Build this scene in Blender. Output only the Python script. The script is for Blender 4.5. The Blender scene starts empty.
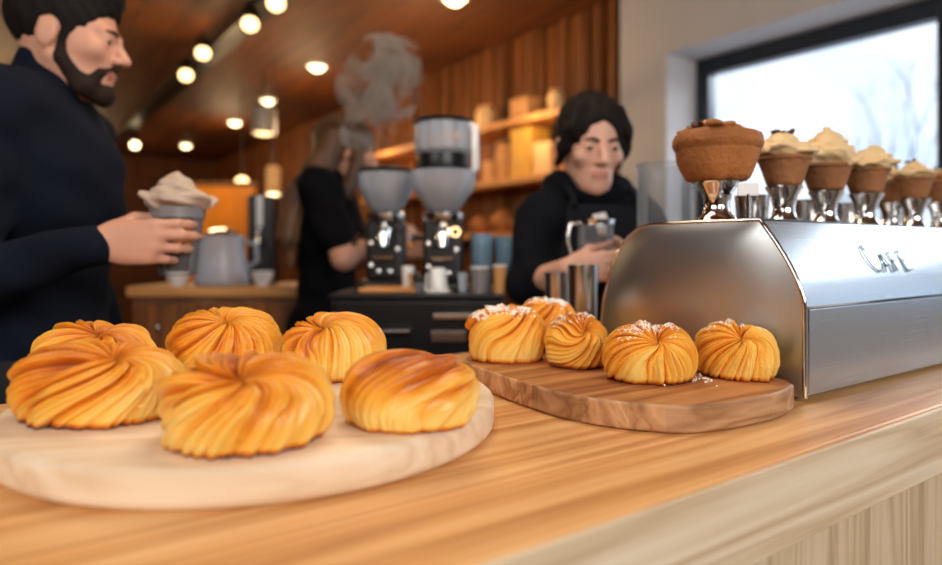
import bpy, bmesh, math, random
import numpy as np
from mathutils import Vector, Matrix, Euler

random.seed(4)
scene = bpy.context.scene
COL = scene.collection
PI = math.pi
FPX, CX, HY, CAMZ = 665.0, 471.0, 250.0, 1.2      # focal length in px, principal column, horizon row, eye height
ZC = 1.0                                          # bar counter top
ANG = math.radians(35.6)                          # the bar runs along this direction
CA, SA = math.cos(ANG), math.sin(ANG)


def at(px, py, Y):
    return Vector(((px - CX) / FPX * Y, Y, CAMZ + (HY - py) / FPX * Y))


def AB(a, b, z=0.0):
    return Vector((a * CA - b * SA, a * SA + b * CA, z))


def toab(p):
    return (p[0] * CA + p[1] * SA, -p[0] * SA + p[1] * CA)


def lin(r, g, b):
    def f(c):
        c /= 255.0
        return c / 12.92 if c <= 0.04045 else ((c + 0.055) / 1.055) ** 2.4
    return (f(r), f(g), f(b), 1.0)


# ------------------------------------------------------------------ materials
def new_mat(name):
    m = bpy.data.materials.new(name)
    m.use_nodes = True
    nt = m.node_tree
    return m, nt, nt.nodes['Principled BSDF']


def N(nt, typ, **kw):
    n = nt.nodes.new(typ)
    for k, v in kw.items():
        if k in n.inputs:
            n.inputs[k].default_value = v
        else:
            setattr(n, k, v)
    return n


def ramp(nt, fac, stops):
    r = nt.nodes.new('ShaderNodeValToRGB')
    e = r.color_ramp.elements
    while len(e) < len(stops):
        e.new(0.5)
    for i, (p, c) in enumerate(stops):
        e[i].position = p
        e[i].color = c
    nt.links.new(fac, r.inputs['Fac'])
    return r


def plain(name, col, rough=0.5, metal=0.0, bump=0.0, bscale=80.0, var=0.06, spec=0.5, sheen=0.0, coat=0.0, sss=0.0):
    """a colour with a little procedural mottling and grain"""
    m, nt, b = new_mat(name)
    tc = N(nt, 'ShaderNodeTexCoord')
    nz = N(nt, 'ShaderNodeTexNoise', Scale=6.0, Detail=4.0)
    nt.links.new(tc.outputs['Object'], nz.inputs['Vector'])
    c0 = tuple(max(0, c * (1 - var * 2)) for c in col[:3]) + (1,)
    c1 = tuple(min(1, c * (1 + var * 2)) for c in col[:3]) + (1,)
    r = ramp(nt, nz.outputs['Fac'], [(0.3, c0), (0.7, c1)])
    nt.links.new(r.outputs['Color'], b.inputs['Base Color'])
    b.inputs['Roughness'].default_value = rough
    b.inputs['Metallic'].default_value = metal
    b.inputs['Specular IOR Level'].default_value = spec
    b.inputs['Coat Weight'].default_value = coat
    b.inputs['Sheen Weight'].default_value = sheen
    if sss:
        b.inputs['Subsurface Weight'].default_value = sss
        b.inputs['Subsurface Radius'].default_value = (0.02, 0.008, 0.004)
        b.inputs['Subsurface Scale'].default_value = 0.4
    if bump:
        n2 = N(nt, 'ShaderNodeTexNoise', Scale=bscale, Detail=5.0)
        nt.links.new(tc.outputs['Object'], n2.inputs['Vector'])
        bp = N(nt, 'ShaderNodeBump', Strength=bump, Distance=0.004)
        nt.links.new(n2.outputs['Fac'], bp.inputs['Height'])
        nt.links.new(bp.outputs['Normal'], b.inputs['Normal'])
    return m


def wood(name, dark, mid, light, axis=0, fine=60.0, stretch=14.0, rough=0.45, ring=2.2, bump=0.15, planks=0.0, coat=0.0):
    """grain runs along the given local axis"""
    m, nt, b = new_mat(name)
    tc = N(nt, 'ShaderNodeTexCoord')
    mp = N(nt, 'ShaderNodeMapping')
    sc = [1.0, 1.0, 1.0]
    sc[axis] = 1.0 / stretch
    mp.inputs['Scale'].default_value = sc
    nt.links.new(tc.outputs['Object'], mp.inputs['Vector'])
    big = N(nt, 'ShaderNodeTexNoise', Scale=ring * 4, Detail=3.0, Distortion=0.6)
    nt.links.new(mp.outputs['Vector'], big.inputs['Vector'])
    fin = N(nt, 'ShaderNodeTexNoise', Scale=fine, Detail=8.0, Roughness=0.65)
    nt.links.new(mp.outputs['Vector'], fin.inputs['Vector'])
    mulr = N(nt, 'ShaderNodeMath', operation='MULTIPLY')
    mulr.inputs[1].default_value = 7.0
    nt.links.new(big.outputs['Fac'], mulr.inputs[0])
    fr = N(nt, 'ShaderNodeMath', operation='PINGPONG')
    fr.inputs[1].default_value = 0.5
    nt.links.new(mulr.outputs[0], fr.inputs[0])
    mx = N(nt, 'ShaderNodeMath', operation='MULTIPLY_ADD')
    mx.inputs[1].default_value = 0.7
    nt.links.new(fr.outputs[0], mx.inputs[0])
    sc2 = N(nt, 'ShaderNodeMath', operation='MULTIPLY')
    sc2.inputs[1].default_value = 0.62
    nt.links.new(fin.outputs['Fac'], sc2.inputs[0])
    nt.links.new(sc2.outputs[0], mx.inputs[2])
    r = ramp(nt, mx.outputs[0], [(0.22, dark), (0.45, mid), (0.72, light)])
    out = r.outputs['Color']
    if planks:
        sx = N(nt, 'ShaderNodeSeparateXYZ')
        nt.links.new(tc.outputs['Object'], sx.inputs[0])
        o = 1 if axis == 0 else 0
        dv = N(nt, 'ShaderNodeMath', operation='DIVIDE')
        dv.inputs[1].default_value = planks
        nt.links.new(sx.outputs[o], dv.inputs[0])
        fl = N(nt, 'ShaderNodeMath', operation='FLOOR')
        nt.links.new(dv.outputs[0], fl.inputs[0])
        wn = N(nt, 'ShaderNodeTexWhiteNoise', noise_dimensions='1D')
        nt.links.new(fl.outputs[0], wn.inputs['W'])
        hs = N(nt, 'ShaderNodeHueSaturation')
        ma = N(nt, 'ShaderNodeMapRange')
        ma.inputs['To Min'].default_value = 0.72
        ma.inputs['To Max'].default_value = 1.2
        nt.links.new(wn.outputs['Value'], ma.inputs['Value'])
        nt.links.new(ma.outputs[0], hs.inputs['Value'])
        nt.links.new(out, hs.inputs['Color'])
        out = hs.outputs['Color']
    nt.links.new(out, b.inputs['Base Color'])
    b.inputs['Roughness'].default_value = rough
    b.inputs['Coat Weight'].default_value = coat
    b.inputs['Coat Roughness'].default_value = 0.3
    bp = N(nt, 'ShaderNodeBump', Strength=bump, Distance=0.002)
    nt.links.new(mx.outputs[0], bp.inputs['Height'])
    nt.links.new(bp.outputs['Normal'], b.inputs['Normal'])
    return m


def steel(name, col, rough=0.25, brush=True, axis=2, strength=0.05, aniso=0.5):
    m, nt, b = new_mat(name)
    b.inputs['Base Color'].default_value = col
    b.inputs['Metallic'].default_value = 1.0
    tc = N(nt, 'ShaderNodeTexCoord')
    mp = N(nt, 'ShaderNodeMapping')
    sc = [160.0, 160.0, 160.0]
    sc[axis] = 1.5
    mp.inputs['Scale'].default_value = sc
    nt.links.new(tc.outputs['Object'], mp.inputs['Vector'])
    nz = N(nt, 'ShaderNodeTexNoise', Scale=3.0, Detail=5.0)
    nt.links.new(mp.outputs['Vector'], nz.inputs['Vector'])
    ma = N(nt, 'ShaderNodeMapRange')
    ma.inputs['To Min'].default_value = rough * 0.8
    ma.inputs['To Max'].default_value = rough * 1.25
    nt.links.new(nz.outputs['Fac'], ma.inputs['Value'])
    nt.links.new(ma.outputs[0], b.inputs['Roughness'])
    if brush:
        bp = N(nt, 'ShaderNodeBump', Strength=strength, Distance=0.001)
        nt.links.new(nz.outputs['Fac'], bp.inputs['Height'])
        nt.links.new(bp.outputs['Normal'], b.inputs['Normal'])
    return m


def glassy(name, tint, clear=0.85, rough=0.03, body=None):
    """thin clear glass: see-through with a Fresnel sheen, lets light pass"""
    m, nt, b = new_mat(name)
    nt.nodes.remove(b)
    out = nt.nodes['Material Output']
    tr = N(nt, 'ShaderNodeBsdfTransparent')
    tr.inputs['Color'].default_value = tint
    gl = N(nt, 'ShaderNodeBsdfPrincipled')
    gl.inputs['Base Color'].default_value = body or (0.8, 0.85, 0.9, 1)
    gl.inputs['Roughness'].default_value = rough
    lw = N(nt, 'ShaderNodeLayerWeight', Blend=0.35)
    tc = N(nt, 'ShaderNodeTexCoord')
    nz = N(nt, 'ShaderNodeTexNoise', Scale=4.0)
    nt.links.new(tc.outputs['Object'], nz.inputs['Vector'])
    ma = N(nt, 'ShaderNodeMath', operation='MULTIPLY_ADD')
    ma.inputs[1].default_value = 0.04
    ma.inputs[2].default_value = 1.0 - clear
    nt.links.new(nz.outputs['Fac'], ma.inputs[0])
    ad = N(nt, 'ShaderNodeMath', operation='ADD', use_clamp=True)
    fm = N(nt, 'ShaderNodeMath', operation='MULTIPLY')
    fm.inputs[1].default_value = 0.6
    nt.links.new(lw.outputs['Fresnel'], fm.inputs[0])
    nt.links.new(fm.outputs[0], ad.inputs[0])
    nt.links.new(ma.outputs[0], ad.inputs[1])
    mx = N(nt, 'ShaderNodeMixShader')
    nt.links.new(ad.outputs[0], mx.inputs[0])
    nt.links.new(tr.outputs[0], mx.inputs[1])
    nt.links.new(gl.outputs[0], mx.inputs[2])
    nt.links.new(mx.outputs[0], out.inputs['Surface'])
    return m


def glow(name, col, s):
    m, nt, b = new_mat(name)
    b.inputs['Base Color'].default_value = col
    b.inputs['Emission Color'].default_value = col
    b.inputs['Emission Strength'].default_value = s
    return m


def pastry_mat(name, sugar=False):
    m, nt, b = new_mat(name)
    at_ = N(nt, 'ShaderNodeVertexColor', layer_name='toast')
    tc = N(nt, 'ShaderNodeTexCoord')
    nz = N(nt, 'ShaderNodeTexNoise', Scale=34.0, Detail=6.0, Roughness=0.6)
    nt.links.new(tc.outputs['Object'], nz.inputs['Vector'])
    sep = N(nt, 'ShaderNodeSeparateColor')
    nt.links.new(at_.outputs['Color'], sep.inputs[0])
    ad = N(nt, 'ShaderNodeMath', operation='MULTIPLY_ADD')
    ad.inputs[1].default_value = 0.34
    nt.links.new(nz.outputs['Fac'], ad.inputs[0])
    nt.links.new(sep.outputs[0], ad.inputs[2])
    su = N(nt, 'ShaderNodeMath', operation='SUBTRACT')
    su.inputs[1].default_value = 0.17
    nt.links.new(ad.outputs[0], su.inputs[0])
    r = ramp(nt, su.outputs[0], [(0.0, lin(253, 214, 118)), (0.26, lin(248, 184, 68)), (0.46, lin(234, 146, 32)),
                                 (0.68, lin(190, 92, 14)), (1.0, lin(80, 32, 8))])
    out = r.outputs['Color']
    rough = 0.42
    if sugar:
        n2 = N(nt, 'ShaderNodeTexNoise', Scale=170.0, Detail=3.0)
        nt.links.new(tc.outputs['Object'], n2.inputs['Vector'])
        a2 = N(nt, 'ShaderNodeMath', operation='MULTIPLY_ADD')
        a2.inputs[1].default_value = 1.0
        nt.links.new(n2.outputs['Fac'], a2.inputs[0])
        nt.links.new(sep.outputs[1], a2.inputs[2])
        r2 = ramp(nt, a2.outputs[0], [(0.98, (0, 0, 0, 1)), (1.12, (1, 1, 1, 1))])
        mx = N(nt, 'ShaderNodeMixRGB')
        mx.inputs['Color2'].default_value = lin(250, 244, 236)
        nt.links.new(r2.outputs['Color'], mx.inputs['Fac'])
        nt.links.new(out, mx.inputs['Color1'])
        out = mx.outputs[0]
        rough = 0.6
    nt.links.new(out, b.inputs['Base Color'])
    b.inputs['Roughness'].default_value = rough
    b.inputs['Specular IOR Level'].default_value = 0.45
    b.inputs['Coat Weight'].default_value = 0.0 if sugar else 0.25
    b.inputs['Coat Roughness'].default_value = 0.25
    b.inputs['Subsurface Weight'].default_value = 0.12
    b.inputs['Subsurface Radius'].default_value = (0.02, 0.01, 0.004)
    b.inputs['Subsurface Scale'].default_value = 0.3
    n3 = N(nt, 'ShaderNodeTexNoise', Scale=150.0 if not sugar else 240.0, Detail=5.0)
    nt.links.new(tc.outputs['Object'], n3.inputs['Vector'])
    bp = N(nt, 'ShaderNodeBump', Strength=0.18 if not sugar else 0.4, Distance=0.003)
    nt.links.new(n3.outputs['Fac'], bp.inputs['Height'])
    nt.links.new(bp.outputs['Normal'], b.inputs['Normal'])
    return m


M = {}
M['counter'] = wood('counter_wood', lin(190, 128, 70), lin(224, 164, 100), lin(240, 192, 132), 0, 70, 22, 0.42, 2.4, 0.12)
M['edge'] = wood('counter_edge_daylit', lin(196, 166, 128), lin(222, 198, 164), lin(238, 220, 192), 0, 80, 22, 0.5, 3.0, 0.3)  # paler than the worktop: daylight on the front face put into the colour
M['apron'] = wood('apron_wood', lin(176, 148, 112), lin(204, 178, 142), lin(222, 200, 168), 2, 60, 20, 0.55, 3.0, 0.3)
M['board_pale'] = wood('pale_board_wood', lin(226, 198, 164), lin(238, 214, 184), lin(246, 228, 204), 0, 45, 14, 0.5, 2.0, 0.12)
M['board_side'] = wood('pale_board_rim_wood', lin(220, 192, 158), lin(234, 210, 178), lin(242, 224, 198), 0, 45, 14, 0.55, 2.0, 0.25)
M['teak'] = wood('teak_wood', lin(112, 64, 34), lin(168, 108, 64), lin(200, 140, 90), 0, 55, 16, 0.42, 2.6, 0.12)
M['teak_side'] = wood('teak_side_wood', lin(136, 90, 54), lin(184, 136, 92), lin(210, 166, 122), 0, 40, 6, 0.5, 3.2, 0.25, planks=0.085)
M['slat'] = wood('slat_wood', lin(86, 44, 14), lin(132, 74, 28), lin(170, 102, 46), 2, 30, 20, 0.55, 2.0, 0.2, planks=0.06)
M['shelf'] = wood('shelf_wood', lin(160, 98, 48), lin(200, 134, 72), lin(222, 164, 100), 0, 30, 14, 0.5)
M['ceil'] = wood('ceiling_wood', lin(70, 32, 5), lin(98, 48, 8), lin(118, 62, 12), 1, 14, 14, 0.6, 1.2, 0.05)
M['walnut'] = wood('dark_wood', lin(70, 40, 20), lin(108, 64, 34), lin(140, 88, 48), 0, 24, 10, 0.5)
M['plaster'] = plain('white_plaster', lin(206, 200, 198), 0.85, bump=0.1, bscale=40, var=0.015)
M['darkwall'] = plain('brown_wall', lin(98, 54, 20), 0.8, var=0.2)
M['floor'] = plain('floor_screed', lin(96, 80, 66), 0.6, var=0.1)
M['frame'] = plain('window_black', lin(30, 38, 48), 0.35, var=0.03)
M['pane'] = glassy('window_glass', (0.97, 0.985, 1, 1), 0.97, 0.02)
M['end_steel'] = steel('brushed_steel', (0.63, 0.655, 0.68, 1), 0.32, axis=2, strength=0.006)
M['steel_panel'] = steel('satin_steel', (0.52, 0.56, 0.60, 1), 0.25, axis=0, strength=0.02)
M['chrome'] = steel('chrome', (0.86, 0.87, 0.88, 1), 0.06, False)
M['steel'] = steel('mid_steel', (0.66, 0.65, 0.64, 1), 0.2, axis=2)
M['black'] = plain('black_plastic', lin(16, 16, 18), 0.35, var=0.05)
M['blackmetal'] = plain('black_metal', lin(26, 27, 30), 0.3, metal=0.3, var=0.05)
M['white'] = plain('white_ceramic', lin(236, 236, 236), 0.25, var=0.01, coat=0.3)
M['ink'] = plain('etched_grey', lin(96, 104, 116), 0.5)
M['clear'] = glassy('clear_glass', (0.95, 0.96, 0.97, 1), 0.92, 0.03, (.42, .44, .47, 1))
M['smoky'] = glassy('smoky_glass', (0.86, 0.88, 0.92, 1), 0.78, 0.05, lin(238, 243, 250))
M['blueglass'] = glassy('pale_blue_glass', (0.72, 0.84, 0.92, 1), 0.45, 0.08, lin(150, 182, 204))
M['darkglass'] = glassy('dark_glass', (0.25, 0.22, 0.2, 1), 0.5, 0.05, lin(60, 58, 60))
M['beans'] = plain('coffee_beans', lin(190, 152, 122), 0.6, bump=0.8, bscale=90, var=0.25)
M['cake'] = plain('muffin_sponge', lin(160, 98, 46), 0.75, bump=1.0, bscale=130, var=0.28, sss=0.05)
M['cakecup'] = plain('muffin_cup_bake', lin(158, 104, 64), 0.75, bump=0.8, bscale=110, var=0.22)
M['cream'] = plain('whipped_cream', lin(236, 204, 154), 0.55, bump=0.4, bscale=60, var=0.1, sss=0.15)
M['whip'] = plain('latte_foam', lin(196, 174, 156), 0.6, var=.14)
M['lip_pale'] = plain('pale_lip', lin(196, 132, 116), 0.5)
M['cocoa'] = plain('dark_drink', lin(40, 28, 24), 0.3)
M['choc'] = plain('chocolate_bits', lin(76, 42, 26), 0.5, bump=0.8, bscale=70, var=0.2)
M['crust'] = plain('caked_crust', lin(178, 116, 62), 0.7, bump=1.0, bscale=120, var=0.25)
M['sugar'] = plain('sugar_grain', lin(250, 242, 228), 0.6)
M['navy'] = plain('navy_knit', lin(17, 23, 36), 0.95, bump=0.35, bscale=220, var=0.08, spec=0.15)
M['tee'] = plain('black_jersey', lin(12, 12, 15), 0.95, var=0.08, spec=.12)
M['hoodie'] = plain('black_fleece', lin(14, 16, 23), 0.95, var=0.08, spec=.12)
M['apron_cloth'] = plain('apron_cloth', lin(21, 23, 30), 0.9, var=0.06, spec=.15)
M['trousers'] = plain('dark_trousers', lin(24, 24, 28), 0.9)
M['shoe'] = plain('black_shoe', lin(14, 14, 14), 0.5)
M['skin'] = plain('skin_tone', lin(212, 156, 130), 0.5, var=0.05, sss=0.12)
M['skin_pale'] = plain('skin_pale_tone', lin(214, 164, 142), 0.5, var=0.05, sss=0.12)
M['lip'] = plain('lip_tone', lin(176, 96, 84), 0.45)
M['hair_dark'] = plain('dark_brown_hair', lin(20, 14, 12), 0.75, spec=.2, bump=0.5, bscale=60, var=0.2)
M['beard'] = plain('beard_hair', lin(40, 27, 21), 0.8, spec=.25, bump=0.8, bscale=120, var=0.25)
M['hair_brown'] = plain('light_brown_hair', lin(96, 66, 44), 0.55, bump=0.6, bscale=40, var=0.42)
M['eyewhite'] = plain('eye_white', lin(232, 226, 220), 0.25)
M['iris'] = plain('eye_iris', lin(50, 34, 24), 0.2)
M['lamp'] = glow('lamp_lens', (1.0, 0.74, 0.40, 1), 9.0)
M['lamp_dim'] = glow('lamp_lens_dim', (1.0, 0.66, 0.30, 1), 4.0)
M['yellowbox'] = plain('yellow_card', lin(214, 160, 62), 0.6)
M['tanbox'] = plain('tan_card', lin(206, 150, 92), 0.65)
M['creambox'] = plain('cream_card', lin(226, 186, 132), 0.6)
M['amber'] = plain('amber_panel', lin(232, 140, 16), 0.4, var=0.08)
M['grey'] = plain('grey_metal', lin(138, 136, 138), 0.4, metal=0.2)
M['bark'] = plain('tree_bark', lin(70, 82, 98), 0.9)
M['snow'] = plain('snow_ground', lin(232, 238, 246), 0.9)
M['bread'] = plain('bread_crust', lin(178, 110, 54), 0.7, bump=0.5, var=0.2)


# ------------------------------------------------------------------ mesh builders
class MB:
    def __init__(self):
        self.v, self.f, self.mi = [], [], []

    def add(self, vs, fs, mi=0):
        o = len(self.v)
        self.v.extend([tuple(x) for x in vs])
        self.f.extend([tuple(o + i for i in q) for q in fs])
        self.mi.extend([mi] * len(fs))
        return self

    def box(self, c, s, rz=0.0, mi=0, rot=None):
        x, y, z = s[0] / 2, s[1] / 2, s[2] / 2
        vs = [Vector((i * x, j * y, k * z)) for i in (-1, 1) for j in (-1, 1) for k in (-1, 1)]
        R = rot if rot is not None else Matrix.Rotation(rz, 3, 'Z')
        vs = [R @ v + Vector(c) for v in vs]
        fs = [(0, 1, 3, 2), (4, 6, 7, 5), (0, 4, 5, 1), (2, 3, 7, 6), (0, 2, 6, 4), (1, 5, 7, 3)]
        return self.add(vs, fs, mi)

    def tube(self, pts, rad, n=12, mi=0, caps=True):
        pts = [Vector(p) for p in pts]
        if not hasattr(rad, '__len__'):
            rad = [rad] * len(pts)
        vs, fs = [], []
        t0 = (pts[1] - pts[0]).normalized()
        up = Vector((0, 0, 1)) if abs(t0.z) < 0.9 else Vector((1, 0, 0))
        u = t0.cross(up).normalized()
        for i, p in enumerate(pts):
            a = pts[max(i - 1, 0)]
            b = pts[min(i + 1, len(pts) - 1)]
            t = (b - a).normalized()
            u = (u - t * u.dot(t)).normalized()
            w = t.cross(u)
            for k in range(n):
                an = 2 * PI * k / n
                vs.append(p + (u * math.cos(an) + w * math.sin(an)) * rad[i])
        for i in range(len(pts) - 1):
            for k in range(n):
                k2 = (k + 1) % n
                fs.append((i * n + k, i * n + k2, (i + 1) * n + k2, (i + 1) * n + k))
        if caps:
            fs.append(tuple(reversed(range(n))))
            fs.append(tuple(range((len(pts) - 1) * n, len(pts) * n)))
        return self.add(vs, fs, mi)

    def lathe(self, prof, n=32, c=(0, 0, 0), mi=0, sx=1.0, sy=1.0, R=None):
        """prof: (r, z) from bottom axis to top; r==0 ends close"""
        vs, fs, rings = [], [], []
        for r, z in prof:
            if r <= 1e-6:
                rings.append([len(vs)])
                vs.append(Vector((0, 0, z)))
            else:
                rings.append(list(range(len(vs), len(vs) + n)))
                for k in range(n):
                    an = 2 * PI * k / n
                    vs.append(Vector((r * math.cos(an) * sx, r * math.sin(an) * sy, z)))
        for A, B in zip(rings[:-1], rings[1:]):
            for k in range(n):
                k2 = (k + 1) % n
                if len(A) == 1 and len(B) == 1:
                    continue
                if len(A) == 1:
                    fs.append((A[0], B[k2], B[k]))
                elif len(B) == 1:
                    fs.append((A[k], A[k2], B[0]))
                else:
                    fs.append((A[k], A[k2], B[k2], B[k]))
        if R is not None:
            vs = [R @ v for v in vs]
        vs = [v + Vector(c) for v in vs]
        return self.add(vs, fs, mi)

    def ball(self, c, r, n=16, mi=0, R=None):
        if not hasattr(r, '__len__'):
            r = (r, r, r)
        prof = [(math.sin(PI * i / 10), -math.cos(PI * i / 10)) for i in range(11)]
        prof[0] = (0, -1)
        prof[-1] = (0, 1)
        sub = MB().lathe(prof, n)
        vs = [Vector((v[0] * r[0], v[1] * r[1], v[2] * r[2])) for v in sub.v]
        if R is not None:
            vs = [R @ v for v in vs]
        return self.add([v + Vector(c) for v in vs], sub.f, mi)

    def prism(self, outline, z0, z1, mi=0, mi_side=None):
        n = len(outline)
        vs = [Vector((p[0], p[1], z0)) for p in outline] + [Vector((p[0], p[1], z1)) for p in outline]
        self.add(vs, [tuple(reversed(range(n))), tuple(range(n, 2 * n))], mi)
        o = len(self.v) - 2 * n
        for k in range(n):
            k2 = (k + 1) % n
            self.f.append((o + k, o + k2, o + n + k2, o + n + k))
            self.mi.append(mi if mi_side is None else mi_side)
        return self

    def build(self, name, mats, parent=None, smooth=True, bevel=0.0, seg=2, loc=None, rz=None, angle=40):
        me = bpy.data.meshes.new(name)
        me.from_pydata(self.v, [], self.f)
        if not isinstance(mats, (list, tuple)):
            mats = [mats]
        for m in mats:
            me.materials.append(m)
        if len(mats) > 1:
            me.polygons.foreach_set('material_index', self.mi)
        me.update()
        o = bpy.data.objects.new(name, me)
        COL.objects.link(o)
        if parent is not None:
            o.parent = parent
        if loc is not None:
            o.location = loc
        if rz is not None:
            o.rotation_euler = (0, 0, rz)
        if bevel:
            bv = o.modifiers.new('bevel', 'BEVEL')
            bv.width = bevel
            bv.segments = seg
            bv.limit_method = 'ANGLE'
            bv.angle_limit = math.radians(35)
            bv.harden_normals = False
        if smooth:
            me.shade_smooth()
            try:
                me.set_sharp_from_angle(angle=math.radians(angle))
            except Exception:
                pass
        return o


def tag(o, label, cat, group=None, kind=None):
    if label:
        o['label'] = label
    if cat:
        o['category'] = cat
    if group:
        o['group'] = group
    if kind:
        o['kind'] = kind
    return o


def thing(name, label, cat, loc=(0, 0, 0), rz=0.0, group=None):
    o = bpy.data.objects.new(name, None)
    COL.objects.link(o)
    o.empty_display_size = 0.05
    o.location = loc
    o.rotation_euler = (0, 0, rz)
    return tag(o, label, cat, group)


def structure(name, mb, m, smooth=False, **kw):
    o = mb.build(name, m, smooth=smooth, **kw)
    o['kind'] = 'structure'
    return o


def copy_tree(o, parent=None):
    c = o.copy()
    COL.objects.link(c)
    if parent is not None:
        c.parent = parent
    for ch in [x for x in bpy.data.objects if x.parent == o]:
        copy_tree(ch, c)
    return c


# ------------------------------------------------------------------ smooth solids from distance fields
class Solid:
    def __init__(self, h=0.005, k=0.02):
        self.h, self.k, self.p = h, k, []

    def cone(self, a, b, r0, r1=None, k=None, op=0):
        self.p.append(('c', np.array(a, float), np.array(b, float), r0, r0 if r1 is None else r1, self.k if k is None else k, op))
        return self

    def chain(self, pts, rad, k=None):
        for i in range(len(pts) - 1):
            self.cone(pts[i], pts[i + 1], rad[i], rad[i + 1], k)
        return self

    def ell(self, c, r, R=None, k=None, op=0):
        r = (r, r, r) if not hasattr(r, '__len__') else r
        self.p.append(('e', np.array(c, float), np.array(r, float), np.array(R if R is not None else np.eye(3), float), None,
                       self.k if k is None else k, op))
        return self

    def mesh(self, noise=None):
        h = self.h
        los, his = [], []
        for q in self.p:
            if q[-1] == 1:
                continue
            if q[0] == 'c':
                r = max(q[3], q[4])
                los.append(np.minimum(q[1], q[2]) - r)
                his.append(np.maximum(q[1], q[2]) + r)
            else:
                e = np.sqrt(((q[3] * q[2][None, :]) ** 2).sum(1))
                los.append(q[1] - e)
                his.append(q[1] + e)
        lo = np.min(los, 0) - 0.03
        hi = np.max(his, 0) + 0.03
        n = np.ceil((hi - lo) / h).astype(int) + 1
        F = np.full(n, 1.0, np.float32)
        for q in self.p:
            k, op = q[-2], q[-1]
            if q[0] == 'c':
                r = max(q[3], q[4])
                a, b = np.minimum(q[1], q[2]) - r, np.maximum(q[1], q[2]) + r
            else:
                e = np.sqrt(((q[3] * q[2][None, :]) ** 2).sum(1))
                a, b = q[1] - e, q[1] + e
            m = k + 3 * h
            i0 = np.clip(np.floor((a - m - lo) / h).astype(int), 0, n - 1)
            i1 = np.clip(np.ceil((b + m - lo) / h).astype(int) + 1, 1, n)
            if np.any(i1 <= i0):
                continue
            X = (lo[0] + h * np.arange(i0[0], i1[0]))[:, None, None]
            Y = (lo[1] + h * np.arange(i0[1], i1[1]))[None, :, None]
            Z = (lo[2] + h * np.arange(i0[2], i1[2]))[None, None, :]
            if q[0] == 'c':
                A, B = q[1], q[2]
                d = B - A
                L = max(float(d @ d), 1e-9)
                t = np.clip(((X - A[0]) * d[0] + (Y - A[1]) * d[1] + (Z - A[2]) * d[2]) / L, 0, 1)
                dist = np.sqrt((X - A[0] - t * d[0]) ** 2 + (Y - A[1] - t * d[1]) ** 2 + (Z - A[2] - t * d[2]) ** 2) - (q[3] + t * (q[4] - q[3]))
            else:
                R, r, c = q[3], q[2], q[1]
                x, y, z = X - c[0], Y - c[1], Z - c[2]
                u = (R[0, 0] * x + R[1, 0] * y + R[2, 0] * z) / r[0]
                v = (R[0, 1] * x + R[1, 1] * y + R[2, 1] * z) / r[1]
                w = (R[0, 2] * x + R[1, 2] * y + R[2, 2] * z) / r[2]
                k0 = np.sqrt(u * u + v * v + w * w)
                k1 = np.sqrt((u / r[0]) ** 2 + (v / r[1]) ** 2 + (w / r[2]) ** 2) + 1e-9
                dist = k0 * (k0 - 1) / k1
            S = F[i0[0]:i1[0], i0[1]:i1[1], i0[2]:i1[2]]
            if op == 0:
                hh = np.maximum(k - np.abs(S - dist), 0) / k
                S[...] = np.minimum(S, dist) - hh * hh * k * 0.25
            else:
                dist = -dist
                hh = np.maximum(k - np.abs(S - dist), 0) / k
                S[...] = np.maximum(S, dist) + hh * hh * k * 0.25
        if noise is not None:
            X = (lo[0] + h * np.arange(n[0]))[:, None, None]
            Y = (lo[1] + h * np.arange(n[1]))[None, :, None]
            Z = (lo[2] + h * np.arange(n[2]))[None, None, :]
            F += noise(X, Y, Z).astype(np.float32)
        return nets(F, lo, h)


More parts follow.
